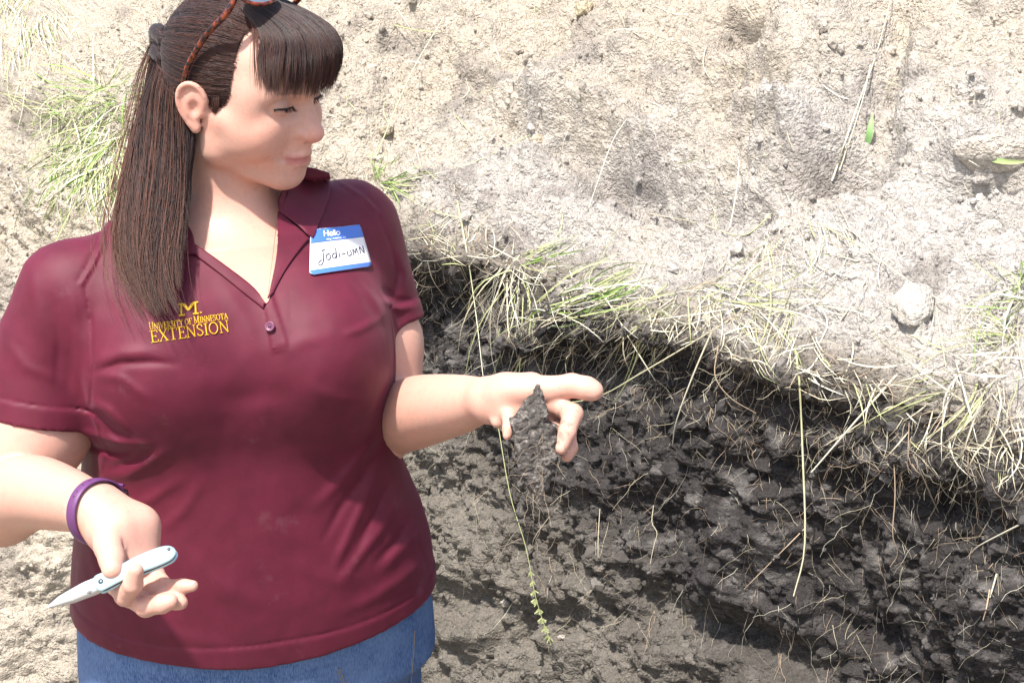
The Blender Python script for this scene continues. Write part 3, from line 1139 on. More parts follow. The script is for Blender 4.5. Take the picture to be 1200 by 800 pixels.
def skin_cols(V):
    """natural colour differences of the skin: lips, cheeks, nose, ears, knuckles, palms; also shade painted under the forearm"""
    L = ((V - HO) / HS) @ HAX.T
    x, y, z = L.T
    head = (z > -95) & (y > -90) & (np.abs(x) < 100)
    n1 = fbm(V, 60, 3, seed=3)
    n2 = fbm(V, 500, 2, seed=5)
    base = np.array([0.555, 0.315, 0.245])
    c = base * (1 + 0.08 * n1 + 0.06 * n2)[:, None] * np.stack([1 + 0.02 * n1, 1 - 0.05 * n1, 1 - 0.06 * n1], 1)

    def blend(w, col):
        nonlocal c
        w = np.clip(w, 0, 1)[:, None]
        c = c * (1 - w) + np.array(col) * w
    g = lambda cx, cy, cz, r: np.exp(-(((np.abs(x) - cx) ** 2 + (y - cy) ** 2 + (z - cz) ** 2) / (r * r))) * head
    blend(0.62 * g(42, 62, -14, 26), (0.62, 0.26, 0.19))
    blend(0.55 * g(0, 112, -10, 16), (0.64, 0.25, 0.20))
    blend(0.50 * g(80, -14, 8, 26), (0.62, 0.25, 0.19))
    n5 = fbm(V, 130, 3, .6, seed=6)
    blend(.30 * smooth(.05, .5, n5), (0.58, 0.27, 0.21))
    frk = smooth(.40, .62, vnoise(V, 330, 12)) * (.4 + .6 * smooth(-.2, .4, n1))
    blend(.20 * frk, (0.36, 0.18, 0.12))
    lips = np.exp(-((z + 43.5 - 0.0045 * np.abs(x) ** 1.6 * 0.3) / 5.8) ** 4) * smooth(28, 22, np.abs(x)) * smooth(84, 87, y) * head
    blend(0.9 * lips, (0.42, 0.13, 0.12))
    blend(0.65 * g(33, 80, 28, 9), (0.30, 0.19, 0.18))
    blend(0.35 * g(31, 84, 13, 8), (0.50, 0.26, 0.21))
    brow = np.exp(-((z - 42 + 0.004 * (np.abs(x) - 30) ** 2) / 2.6) ** 2) * smooth(14, 18, np.abs(x)) * smooth(50, 44, np.abs(x)) * (y > 50) * head
    blend(0.8 * brow * (0.7 + 0.5 * vnoise(V, 1500, 3)), (0.10, 0.06, 0.05))
    px, py, d = proj(V)
    chest = np.exp(-(((px - 300) / 60) ** 2 + ((py - 300) / 50) ** 2)) * (1 - head)
    blend(0.35 * chest, (0.60, 0.27, 0.20))
    arm = (px < 120) & (py > 470)
    blend(arm * 0.3 * smooth(590, 630, py) * (px < 100), (0.55, 0.26, 0.16))  # reddish shade on the forearm's underside, painted into the skin colour
    hand = (((px > 100) & (px < 235) & (py > 600)) | ((px > 590) & (py > 430))).astype(float)
    blend(0.18 * hand, (0.66, 0.34, 0.27))
    # soil on the fingers that hold the clod
    dirt = smooth(0.1, 0.6, fbm(V, 260, 3, seed=8) + 0.9 * np.exp(-(((px - 650) / 22) ** 2 + ((py - 505) / 28) ** 2)) - 0.35) * ((px > 590) & (py > 470))
    blend(0.55 * dirt, (0.10, 0.08, 0.07))
    return c


person = empty('person', 'woman in a maroon polo shirt holding a knife and a dark soil clod', 'person')
m_skin, t, b = mat('skin', rough=0.48, spec=0.35)
a_ = attr(t, 'tint')
n_ = noise_node(t, 900, 3, 0.7)
col = mixc(t, 0.10, a_.outputs['Color'], ramp(t, n_.outputs[0], [(0.3, (.35, .16, .10)), (0.7, (.75, .50, .38))]).outputs[0])
t.links.new(col, b.inputs['Base Color'])
b.inputs['Subsurface Weight'].default_value = 0.18
b.inputs['Subsurface Radius'].default_value = (1.0, 0.35, 0.2)
b.inputs['Subsurface Scale'].default_value = 0.006
n2_ = noise_node(t, 1400, 2, 0.6)
bump(t, b, n2_.outputs[0], 0.12, 0.0006)
skin_me = make_mesh('body', V, Q, m_skin, cols={'tint': skin_cols(V)})
body = obj('body', skin_me, person)
# ------------------------------------------------------------------ the polo shirt
ZHEM = 0.9415
RSL = [SR, W(57, 408, 1.89), W(46, 489, 1.90)]      # right sleeve axis
LSL = [SL, W(433, 328, 2.025), W(449, 383, 2.03)]


def zhem(P):
    """height of the hem: it dips in front"""
    c = np.array([np.interp(ZHEM, _lv[:, 0], _lv[:, 1]), np.interp(ZHEM, _lv[:, 0], _lv[:, 2]), 0])
    f = np.clip(((P - c) @ TF) / .16, 0, 1)
    return ZHEM - .019 * f * f


def shirt_folds(P):
    """creases and seams of the cloth, as a height (metres, + outwards)"""
    px, py, d = proj(P)
    front = smooth(0.10, 0.0, d - _axis_d(py))
    h = 0.0028 * fbm(P, 9, 3, seed=31) + 0.0010 * fbm(P * [1, 1, 0.7], 34, 2, seed=33)
    for pts, w, a in FOLDS:
        m = (px > min(p[0] for p in pts) - 4 * w) & (px < max(p[0] for p in pts) + 4 * w) & (py > min(p[1] for p in pts) - 4 * w) & (py < max(p[1] for p in pts) + 4 * w)
        if not m.any():
            continue
        dd, tt = seg_dist(px[m], py[m], pts)
        h[m] += a * 0.001 * np.exp(-(dd / w) ** 2) * np.sin(np.pi * np.clip(tt * 0.9 + 0.05, 0, 1)) ** 0.7 * front[m]
    for pts, w, a in SEAMS:
        m = (px > min(p[0] for p in pts) - 4 * w) & (px < max(p[0] for p in pts) + 4 * w) & (py > min(p[1] for p in pts) - 4 * w) & (py < max(p[1] for p in pts) + 4 * w)
        if not m.any():
            continue
        dd, tt = seg_dist(px[m], py[m], pts)
        h[m] += a * 0.001 * np.exp(-(dd / w) ** 2) * front[m]
    # the placket lies proud of the front
    m = (px > 290) & (px < 350) & (py > 330) & (py < 420)
    if m.any():
        sd = poly_sd(px[m], py[m], PLACKET)
        h[m] += 0.0022 * smooth(1.2, -1.2, sd) * front[m]
        sd = poly_sd(px[m], py[m], [(316, 408.5), (335, 405.5), (336.5, 411), (317.5, 414)])
        h[m] += 0.0010 * smooth(0.8, -0.8, sd) * front[m]
    # hem: a stitched band
    z = P[:, 2] - zhem(P) + ZHEM
    h += 0.0012 * smooth(ZHEM + .0275, ZHEM + .0245, z) - 0.0012 * np.exp(-((z - ZHEM - .0275) / .0014) ** 2)
    for ax, L in ((RSL, 0.024), (LSL, 0.022)):
        v = ax[2] - ax[1]
        l = np.linalg.norm(v)
        s_ = (P - ax[2]) @ (v / l)
        near = np.linalg.norm(P - ax[2], axis=1) < 0.09
        h += np.where(near, 0.0014 * smooth(-L - .0015, -L + .0015, s_) - 0.0014 * np.exp(-((s_ + L + .001) / .0012) ** 2), 0)
    return h


PLACKET = [(309, 350), (317, 340), (336, 398), (337, 405), (318, 409), (314, 380)]
FOLDS = [
    # (points, half-width px, height mm): under the right arm
    ([(110, 436), (140, 426), (175, 424), (206, 426)], 4.0, -4.0), ([(112, 425), (140, 414), (180, 412)], 7, 3.0), ([(114, 440), (140, 442), (172, 466)], 5.5, 3.0),
    ([(108, 470), (128, 482), (152, 508)], 5.5, 4.0), ([(106, 480), (124, 496), (142, 514)], 4.5, -3.0), ([(104, 506), (135, 518), (172, 522)], 5.0, 4.0),
    ([(104, 522), (132, 531), (160, 528)], 4.0, -3.5), ([(118, 560), (150, 556), (178, 540), (196, 528)], 6, 3.5), ([(150, 596), (176, 586), (212, 562)], 6.5, 3.0),
    ([(190, 620), (214, 600), (236, 566)], 7, 2.5), ([(132, 548), (158, 538), (176, 528)], 4, -2.5),
    # from the left bust to the flank
    ([(453, 486), (436, 520), (404, 560), (372, 592)], 7, 3.5), ([(446, 520), (424, 560), (398, 596), (380, 630)], 5, -3.0), ([(444, 548), (426, 590), (404, 640), (392, 664)], 6, 3.5),
    ([(466, 586), (446, 622), (424, 650), (404, 676)], 6, 3.5), ([(458, 560), (440, 600), (418, 640)], 4, -3), ([(496, 622), (474, 640), (448, 668)], 6, 3.0), ([(480, 606), (462, 636), (440, 660)], 4.5, -3),
    ([(500, 655), (474, 676), (440, 700), (404, 716)], 7, 2.5), ([(340, 660), (390, 680), (430, 676)], 10, 1.6),
    # left bust and armhole
    ([(404, 392), (422, 386), (446, 372)], 4.5, 3.0), ([(430, 338), (441, 354), (452, 374)], 5.5, 3.0), ([(452, 340), (466, 352), (484, 352)], 3.5, -3.5), ([(450, 352), (468, 362), (490, 358)], 4, 3.5),
    ([(470, 296), (476, 320), (474, 342)], 5, 3.5), ([(462, 300), (466, 322), (464, 345)], 3.5, -3), ([(362, 452), (400, 470), (440, 468)], 9, 2.0), ([(240, 470), (300, 462), (350, 455)], 14, -2.0),
    ([(330, 415), (355, 400), (390, 392)], 9, 1.5), ([(130, 330), (160, 372), (190, 392)], 12, 2.0), ([(30, 300), (44, 360), (50, 420)], 9, 2.0), ([(84, 340), (92, 400), (88, 460)], 6, 2.0),
    ([(60, 350), (70, 400), (66, 450)], 5, -1.8), ([(8, 400), (30, 430), (70, 446)], 6, 2.0), ([(260, 330), (285, 372), (300, 410)], 9, 1.8), ([(200, 640), (260, 690), (330, 716)], 14, 2.0), ([(120, 690), (180, 740), (260, 755)], 9, 2.0),
    ([(104, 640), (120, 690), (150, 726)], 6, 2.5),
]
SEAMS = [
    ([(128, 256), (121, 282), (108, 312), (95, 333)], 1.7, 2.2), ([(123, 256), (116, 282), (103, 309), (91, 329)], 1.3, -1.5), ([(132, 258), (125, 284), (112, 314), (99, 336)], 1.3, -1.2),
    ([(362, 198), (398, 213), (424, 230), (441, 247)], 1.7, 2.4), ([(362, 202), (397, 217), (422, 234), (438, 250)], 1.3, -1.6), ([(366, 195), (400, 209), (428, 227), (445, 245)], 1.3, -1.0),
    ([(100, 336), (107, 380), (109, 430), (106, 474)], 1.6, -1.8), ([(442, 250), (456, 285), (466, 318), (462, 345)], 1.4, -1.6), ([(20, 300), (34, 284), (48, 276)], 2.0, 2.0),
    ([(340, 342), (341, 400), (339, 409)], 1.0, -0.5),
]
NECK_HOLE = [(204, 215), (212, 250), (220, 268), (231, 288), (264, 313), (297, 339), (312, 357), (319, 336), (323, 303), (326, 262), (338, 232), (350, 200)]


def sleeves(F, off):
    for ax, rr in ((RSL, [.0520, .0605, .0610]), (LSL, [.0560, .0525, .0480])):
        q = limb(ax + [ax[2] + nrm(ax[2] - ax[1]) * .03], np.array(rr + [rr[-1]]) - off, 8)
        v = nrm(ax[2] - ax[1])

        def ev(P, q=q, e_=ax[2], v=v):
            return np.maximum(q.ev(P), (P - e_) @ v)
        F.add(fn(q.c, q.r, ev), 0.022)


TH = 0.0030
G = Field()
add_torso(G, 0.0, 0.80)
sleeves(G, 0.0)
G.disp(lambda P: -shirt_folds(P))


def cuts(P):
    """> 0 where the cloth is open: below the hem, past the sleeve ends, at the neck"""
    e = zhem(P) - 0.004 * np.sin(P[:, 0] * 21 + 1.0) - P[:, 2]
    px, py, d = proj(P)
    m = (px > 180) & (px < 380) & (py > 180) & (py < 380)
    if m.any():
        fr = np.maximum(poly_sd(px[m], py[m], NECK_HOLE) * d[m] / FOC, (d[m] - 1.955) * 0.5)
        tb = NECKTUBE.ev(P[m])
        e[m] = np.maximum(e[m], -np.minimum(fr, tb))
    return e


NECKTUBE = cone(hd(2, -16, -40), NB + [0, 0, -.002], .062, .066)
SHF = Field()
SHF.add(fn(np.zeros(3), 1e9, lambda P: ev_local(G, P)), 0.0)
SHF.cut(cuts)
V, Q = mesh_field(SHF, [-0.60, 1.35, 0.90], [0.0, 2.20, 1.50], 0.0022, relax=0)
gq = ev_local(G, V)
cq = cuts(V)
Q = Q[~((gq < cq - 0.0006) & (gq < -0.0008))[Q].any(1)]
for ax, rr in ((RSL, .0610), (LSL, .0480)):
    v = nrm(ax[2] - ax[1])
    s_ = (V - ax[2]) @ v
    r_ = np.linalg.norm(V - ax[2] - s_[:, None] * v, axis=1)
    Q = Q[~((np.abs(s_) < 0.0022) & (r_ < rr - 0.0015))[Q].any(1)]
u_, iv_ = np.unique(Q, return_inverse=True)
V, Q = V[u_], iv_.reshape(-1, 4).astype(np.int64)


def finish_cloth(V, Q, th, relax=3):
    """smooth the sheet and its open edges, then turn the edges in as a real thickness of cloth"""
    n = len(V)
    E = np.concatenate([Q[:, [0, 1]], Q[:, [1, 2]], Q[:, [2, 3]], Q[:, [3, 0]]])
    k = np.minimum(E[:, 0], E[:, 1]) * n + np.maximum(E[:, 0], E[:, 1])
    u, ix, ct = np.unique(k, return_index=True, return_counts=True)
    rim = E[ix[ct == 1]]                        # directed boundary edges
    onr = np.zeros(n, bool)
    onr[rim.ravel()] = True

    def avg(e, V):
        c = np.bincount(e.ravel(), minlength=n).astype(float)
        s = np.stack([np.bincount(e[:, 0], V[e[:, 1], i], n) + np.bincount(e[:, 1], V[e[:, 0], i], n) for i in range(3)], 1)
        return s / np.maximum(c, 1)[:, None]
    for it in range(14):
        a_ = avg(rim, V)
        V = np.where(onr[:, None], .5 * V + .5 * a_, V)
        if it < relax:
            b_ = avg(E, V)
            V = np.where(onr[:, None], V, .5 * V + .5 * b_)
    fnm = np.cross(V[Q[:, 2]] - V[Q[:, 0]], V[Q[:, 3]] - V[Q[:, 1]])
    N = np.stack([np.bincount(Q.ravel(), np.repeat(fnm[:, i], 4), n) for i in range(3)], 1)
    N /= np.linalg.norm(N, axis=1)[:, None] + 1e-12
    for _ in range(10):
        N = np.where(onr[:, None], .5 * N + .5 * avg(rim, N), N)
    N /= np.linalg.norm(N, axis=1)[:, None] + 1e-12
    idx = np.where(onr)[0]
    mp_ = -np.ones(n, int)
    mp_[idx] = np.arange(len(idx))
    V1 = V[idx] - N[idx] * th
    a, b = rim[:, 0], rim[:, 1]
    q1 = np.stack([b, a, n + mp_[a], n + mp_[b]], 1)
    return np.concatenate([V, V1]), np.concatenate([Q, q1]).astype(np.int32)


V, Q = finish_cloth(V, Q, 0.0032)

m_shirt, t, b = mat('maroon_knit', (0.09, 0.006, 0.02), 0.62, spec=0.35)
n1 = noise_node(t, 35, 4, 0.6)
n2 = noise_node(t, 1500, 2, 0.5)
c1 = ramp(t, n1.outputs[0], [(0.3, (.080, .0042, .0165)), (0.7, (.106, .0064, .0235))])
# a few rubs of pale dust
n3 = noise_node(t, 16, 6, 0.7)
dm = ramp(t, n3.outputs[0], [(0.60, (0, 0, 0)), (0.78, (.16, .16, .16))])
t.links.new(mixc(t, dm.outputs[0], c1.outputs[0], (0.30, 0.20, 0.20)), b.inputs['Base Color'])
b.inputs['Sheen Weight'].default_value = 0.10
b.inputs['Sheen Roughness'].default_value = 0.45
b.inputs['Sheen Tint'].default_value = (0.9, 0.35, 0.5, 1)
bump(t, b, n2.outputs[0], 0.25, 0.0008)
shirt = obj('polo_shirt', make_mesh('polo_shirt', V, Q, m_shirt), person)

# the surface the collar, lettering and name tag are laid on (cloth and neck, no opening)
B_ = Field()
add_torso(B_, 0.0, 0.80)
sleeves(B_, 0.0)
B_.disp(lambda P: -shirt_folds(P))
B_.add(cone(hd(2, -16, -40), NB, .0545, .060), 0.025)
Vb, Qb = mesh_field(B_, [-0.52, 1.35, 1.05], [0.0, 2.10, 1.50], 0.0045, B=12, relax=1)
BV = BVHTree.FromPolygons([tuple(v) for v in Vb.tolist()], Qb.tolist())
del Vb, Qb


def on_cloth(px, py, lift=0.0):
    """the point of the cloth seen at a photograph pixel, lifted off it along its normal"""
    dv = W(px, py, 1.0) - CAM
    loc, no, _, dist = BV.ray_cast(Vector(CAM), Vector(nrm(dv)))
    if loc is None:
        return W(px, py, _axis_d(py))
    no = np.array(no)
    if no @ dv > 0:
        no = -no
    return np.array(loc) + no * lift


def patch(rows, nu, nv, lift, thick=0.0016):
    """cloth flap from a net of pixel points; lift: net of heights above the cloth (mm)"""
    R_ = np.array([bez([(x, y, h) for (x, y), h in zip(r, l)], nu) for r, l in zip(rows, lift)])
    Gd = np.stack([bez(R_[:, i], nv) for i in range(nu)], 1)          # nv, nu, 3
    top = np.array([[on_cloth(g[0], g[1], g[2] * .001) for g in r] for r in Gd])
    for _ in range(2):
        top[1:-1, 1:-1] = .5 * top[1:-1, 1:-1] + .125 * (top[:-2, 1:-1] + top[2:, 1:-1] + top[1:-1, :-2] + top[1:-1, 2:])
    du = np.gradient(top, axis=1)
    dv = np.gradient(top, axis=0)
    N = np.cross(du, dv)
    N /= np.linalg.norm(N, axis=2)[..., None] + 1e-12
    if (N[nv // 2, nu // 2] @ (CAM - top[nv // 2, nu // 2])) < 0:
        N = -N
    bot = top - N * thick
    V = np.concatenate([top.reshape(-1, 3), bot.reshape(-1, 3)])
    idx = np.arange(nu * nv).reshape(nv, nu)
    a, b_, c, d = idx[:-1, :-1].ravel(), idx[:-1, 1:].ravel(), idx[1:, 1:].ravel(), idx[1:, :-1].ravel()
    o = nu * nv
    Q = [np.stack([a, b_, c, d], 1), np.stack([d, c, b_, a], 1) + o]
    rim = np.concatenate([idx[0, :], idx[1:, -1], idx[-1, -2::-1], idx[-2:0, 0]])
    r2 = np.roll(rim, -1)
    Q.append(np.stack([r2, rim, rim + o, r2 + o], 1))
    return V, np.concatenate(Q)


# right-hand flap in the photograph: fold line against the neck, outer edge, point
v1 = patch([[(352, 196), (366, 197), (386, 203)], [(331, 216), (358, 219), (387, 224)], [(322, 236), (350, 245), (380, 247)], [(325, 252), (345, 266), (366, 281)]],
           26, 26, [[7, 6, 4], [9, 7.5, 3.5], [9, 7, 3.2], [7, 6, 3.2]])
v2 = patch([[(324, 250), (343, 266), (362, 281)], [(325, 280), (338, 287), (352, 292)], [(322, 312), (328, 315), (335, 316)], [(314, 350), (316, 349), (318, 347)]],
           18, 26, [[5, 4, 3.0], [5, 4, 2.8], [4, 3.5, 2.4], [2.4, 2.6, 2.2]])
v3 = patch([[(190, 236), (200, 240), (212, 243)], [(190, 262), (202, 262), (218, 262)], [(194, 284), (208, 282), (227, 281)], [(204, 299), (216, 299), (231, 300)]],
           20, 24, [[4, 7, 8], [3.5, 7, 9], [3.2, 6, 7], [2.8, 3.5, 4]])
v4 = patch([[(229, 287), (262, 311), (296, 337), (312, 356)], [(229, 294), (260, 317), (292, 342), (310, 358)], [(230, 301), (258, 322), (288, 346), (309, 362)]], 34, 8, [[4, 3.2, 2.8, 2.4], [3.6, 3.0, 2.8, 2.6], [2.2, 2, 2, 1.8]])
for v_, nm in ((v1, 'collar'), (v3, 'collar'), (v2, 'placket'), (v4, 'placket')):
    obj(nm, make_mesh(nm, v_[0], v_[1], m_shirt), shirt)


# buttons of the placket
m_btn, t, b = mat('button_plastic', (0.15, 0.05, 0.095), 0.4)
m_thr, t, b = mat('button_thread', (0.10, 0.03, 0.07), 0.7)


def button(px, py, r=0.0056):
    c = on_cloth(px, py, 0.0024)
    n = nrm(on_cloth(px, py, 0.02) - c)
    a = nrm(np.cross(n, [0, 0, 1]))
    bb = np.cross(n, a)
    prof = [(0.0, 0.0016), (0.45, 0.0014), (0.62, 0.0018), (0.80, 0.0026), (0.95, 0.0022), (1.0, 0.0012), (0.96, 0.0), (0.0, -0.0004)]
    k = 22
    an = np.arange(k) * 2 * math.pi / k
    V = np.concatenate([c + r * p[0] * (np.cos(an)[:, None] * a + np.sin(an)[:, None] * bb) + n * p[1] for p in prof])
    i = np.arange(len(prof) - 1)[:, None] * k
    j = np.arange(k)[None]
    Q = np.stack([i + j, i + k + j, i + k + (j + 1) % k, i + (j + 1) % k], -1).reshape(-1, 4)
    o = obj('button', make_mesh('button', V, Q, m_btn), shirt)
    st = []
    for s in (-1, 1):
        p0 = c + n * .0022 + a * s * .0011 + bb * .0014
        p1 = c + n * .0022 + a * s * .0011 - bb * .0014
        st.append(tube([p0, (p0 + p1) / 2 + n * .0003, p1], .0005, 5))
    st.append(tube([c + n * .0023 - a * .0011, c + n * .0026, c + n * .0023 + a * .0011], .0004, 5))
    v, q = join(st)
    obj('button_thread', make_mesh('button_thread', v, q, m_thr), shirt)
    return o


button(317.5, 383)

# ------------------------------------------------------------------ the embroidered lettering
_ell = lambda cx, cy, rx, ry, n=14: [(cx + rx * math.cos(i * 2 * math.pi / n + .3), cy + ry * math.sin(i * 2 * math.pi / n + .3)) for i in range(n + 1)]
SERIF = {
    'E': (.76, [([(.17, 0), (.17, 1)], 1), ([(0, 1), (.64, 1), (.64, .80)], 0), ([(.17, .52), (.50, .52)], 0), ([(.50, .63), (.50, .41)], 0), ([(0, 0), (.68, 0), (.68, .22)], 0)]),
    'X': (.92, [([(.12, 1), (.74, 0)], 1), ([(.72, 1), (.10, 0)], 0), ([(0, 1), (.28, 1)], 0), ([(.56, 1), (.84, 1)], 0), ([(0, 0), (.24, 0)], 0), ([(.56, 0), (.88, 0)], 0)]),
    'T': (.84, [([(.38, 0), (.38, 1)], 1), ([(0, .78), (0, 1), (.76, 1), (.76, .78)], 0), ([(.20, 0), (.56, 0)], 0)]),
    'N': (.96, [([(.13, 0), (.13, 1)], 0), ([(.10, 1), (.74, 0)], 1), ([(.74, 0), (.74, 1)], 0), ([(0, 0), (.26, 0)], 0), ([(-.02, 1), (.14, 1)], 0), ([(.60, 1), (.88, 1)], 0)]),
    'S': (.68, [([(.52, .78), (.46, .95), (.28, 1), (.10, .90), (.08, .72), (.22, .58), (.42, .45), (.55, .28), (.48, .08), (.28, 0), (.10, .06), (.04, .24)], .6)]),
    'I': (.44, [([(.18, 0), (.18, 1)], 1), ([(0, 0), (.36, 0)], 0), ([(0, 1), (.36, 1)], 0)]),
    'O': (.96, [(_ell(.42, .5, .38, .5), .6)]),
    'U': (.90, [([(.15, 1), (.15, .32), (.24, .06), (.42, 0), (.60, .08), (.68, .32), (.68, 1)], .6), ([(0, 1), (.30, 1)], 0), ([(.55, 1), (.81, 1)], 0)]),
    'V': (.84, [([(.10, 1), (.40, 0)], 1), ([(.40, 0), (.70, 1)], 0), ([(0, 1), (.24, 1)], 0), ([(.58, 1), (.82, 1)], 0)]),
    'R': (.86, [([(.17, 0), (.17, 1)], 1), ([(0, 1), (.42, 1), (.58, .88), (.57, .66), (.42, .53), (.17, .52)], .3), ([(.38, .52), (.68, 0), (.80, 0)], 1), ([(0, 0), (.34, 0)], 0)]),
    'Y': (.84, [([(.08, 1), (.40, .48)], 1), ([(.72, 1), (.40, .48)], 0), ([(.40, .5), (.40, 0)], 1), ([(0, 1), (.22, 1)], 0), ([(.60, 1), (.82, 1)], 0), ([(.24, 0), (.56, 0)], 0)]),
    'F': (.70, [([(.17, 0), (.17, 1)], 1), ([(0, 1), (.62, 1), (.62, .80)], 0), ([(.17, .52), (.48, .52)], 0), ([(0, 0), (.34, 0)], 0)]),
    'M': (1.10, [([(.14, 0), (.14, 1)], 0), ([(.14, 1), (.50, .05)], 1), ([(.50, .05), (.86, 1)], 0), ([(.86, 1), (.86, 0)], 1), ([(0, 0), (.28, 0)], 0), ([(0, 1), (.16, 1)], 0), ([(.70, 0), (1.0, 0)], 0), ([(.86, 1), (1.0, 1)], 0)]),
    'A': (.88, [([(.08, 0), (.40, 1)], 0), ([(.40, 1), (.72, 0)], 1), ([(.20, .34), (.60, .34)], 0), ([(0, 0), (.22, 0)], 0), ([(.58, 0), (.84, 0)], 0)]),
}


def stroke3(pts2, r, lift, n=5, step=1.2):
    p = [np.array(pts2[0], float)]
    for a, c in zip(pts2[:-1], pts2[1:]):
        a, c = np.array(a, float), np.array(c, float)
        k = max(1, int(np.linalg.norm(c - a) / step))
        p += [a + (c - a) * (i + 1) / k for i in range(k)]
    P3 = np.array([on_cloth(q[0], q[1], lift) for q in p])
    return tube(P3, r, n)


def lay_text(words_, p0, p1, thick, thin, lift):
    """words_: [(char, height px)], laid from p0 to p1 along the baseline"""
    tot = sum((SERIF[c][0] if c != ' ' else .42) * h for c, h in words_)
    p0, p1 = np.array(p0, float), np.array(p1, float)
    e = (p1 - p0) / tot
    up = nrm(np.array([p1[1] - p0[1], -(p1[0] - p0[0])]))
    x, out = 0.0, []
    for c, h in words_:
        if c != ' ':
            for pts, w in SERIF[c][1]:
                out.append(stroke3([p0 + e * (x + a * h) + up * b_ * h for a, b_ in pts], thin + (thick - thin) * w, lift))
        x += (SERIF[c][0] if c != ' ' else .42) * h
    return out


m_gold, t, b = mat('gold_thread', (0.62, 0.36, 0.012), 0.45)
sm = lambda s, big, small: [(c.upper(), big if c.isupper() else small) for c in s]
v, q = join(lay_text([(c, 13.2) for c in 'EXTENSION'], (177.5, 401.5), (270, 388.5), .00085, .00045, .0008))
obj('lettering', make_mesh('lettering', v, q, m_gold), shirt, label='large gold embroidered EXTENSION lettering')
v, q = join(lay_text(sm('University of Minnesota', 8.6, 6.8), (175.5, 387), (267.5, 373.5), .00048, .00034, .0006))
obj('lettering', make_mesh('lettering', v, q, m_gold), shirt, label='small gold embroidered line of lettering')
LG = lambda x, y: (209 + x * 24 + y * -.5, 370.0 - x * 2.6 - y * 13)
lg = []
for pts in ([(.02, 0), (.30, 0)], [(.70, 0), (.98, 0)], [(.02, 1), (.24, 1)], [(.76, 1), (.98, 1)], [(.15, 0), (.15, 1)], [(.85, 0), (.85, 1)], [(.20, 1), (.5, .35)], [(.80, 1), (.5, .35)], [(.28, 1), (.5, .5)], [(.72, 1), (.5, .5)]):
    lg.append(stroke3([LG(*p) for p in pts], .00115, .0007))
lg.append(stroke3([LG(1.10 + .04 * math.cos(a), .06 + .07 * math.sin(a)) for a in np.linspace(0, 6.3, 8)], .0004, .0006))
v, q = join(lg)
obj('emblem', make_mesh('emblem', v, q, m_gold), shirt, label='gold block letter emblem above the lettering')

# ------------------------------------------------------------------ jeans
m_den, t, b = mat('blue_denim', (0.06, 0.12, 0.30), 0.85, spec=0.2)
tc = nd(t, 'ShaderNodeTexCoord')
mp = nd(t, 'ShaderNodeMapping')
mp.inputs['Scale'].default_value = (900, 900, 160)
t.links.new(tc.outputs['Object'], mp.inputs[0])
nn = nd(t, 'ShaderNodeTexNoise')
nn.inputs['Scale'].default_value = 1.0
nn.inputs['Detail'].default_value = 2
t.links.new(mp.outputs[0], nn.inputs['Vector'])
n4 = noise_node(t, 14, 5, 0.65)
ca = ramp(t, nn.outputs[0], [(0.35, (.026, .060, .165)), (0.65, (.105, .175, .33))])
cb = mixc(t, ramp(t, n4.outputs[0], [(0.35, (0, 0, 0)), (0.7, (.6, .6, .6))]).outputs[0], ca.outputs[0], (0.15, 0.225, 0.37))
t.links.new(cb, b.inputs['Base Color'])
bump(t, b, nn.outputs[0], 0.4, 0.0006)
J = Field()
J.add(loft(0.006, 0.84, 1.02), 0.0)
hc = np.array([np.interp(0.90, _lv[:, 0], _lv[:, 1]), np.interp(0.90, _lv[:, 0], _lv[:, 2]), 0.0])
for s in (-1, 1):
    hp = hc + TL * s * .098
    J.add(limb([hp + [0, 0, .86], hp + TL * s * .01 + [0, 0, .66], hp + TL * s * .015 + TF * .01 + [0, 0, .46], hp + TL * s * .02 + [0, 0, .25], hp + TL * s * .022 - TF * .015 + [0, 0, .075]],
               [.103, .092, .070, .066, .060], 14), 0.03)
J.disp(lambda P: -0.0022 * fbm(P * [1, 1, .7], 16, 3, seed=51) - 0.0012 * fbm(P * [1, 1, 2.0], 40, 2, seed=52))
J.sub(loft(0.010, 0.99, 1.2), 0.0)
V, Q = mesh_field(J, [-0.62, 1.45, 0.03], [0.06, 2.35, 1.04], 0.0065, B=12, relax=2)
jeans = obj('jeans', make_mesh('jeans', V, Q, m_den), person)
# waist button and fly stitching just under the hem
m_brs, t, b = mat('brushed_metal', (0.45, 0.42, 0.40), 0.35, metal=1.0)

def on_jeans(px, py):
    dv = nrm(W(px, py, 1.0) - CAM)
    loc, no, _, _2 = JBV.ray_cast(Vector(CAM), Vector(dv))
    return None if loc is None else np.array(loc) + np.array(no) * (.0006 if np.array(no) @ dv < 0 else -.0006)


JBV = BVHTree.FromPolygons([tuple(v) for v in V.tolist()], Q.tolist())
m_sti, t, b = mat('denim_stitch', (0.30, 0.22, 0.12), 0.8)
for pts in ([(484, 738), (483, 760), (480, 800), (478, 840)], [(396, 782), (402, 800), (408, 830)], [(352, 800), (350, 815), (346, 840)]):
    q_ = [on_jeans(*p) for p in bez(pts, 26)]
    q_ = [p for p in q_ if p is not None]
    for dx in (-.0016, .0016):
        v, q = tube(np.array(q_) + RGT * dx, .00045, 5)
        obj('stitching', make_mesh('stitching', v, q, m_sti), jeans)
    v, q = tube(np.array(q_), .0011, 6)
    obj('seam', make_mesh('seam', v, q, m_den), jeans)

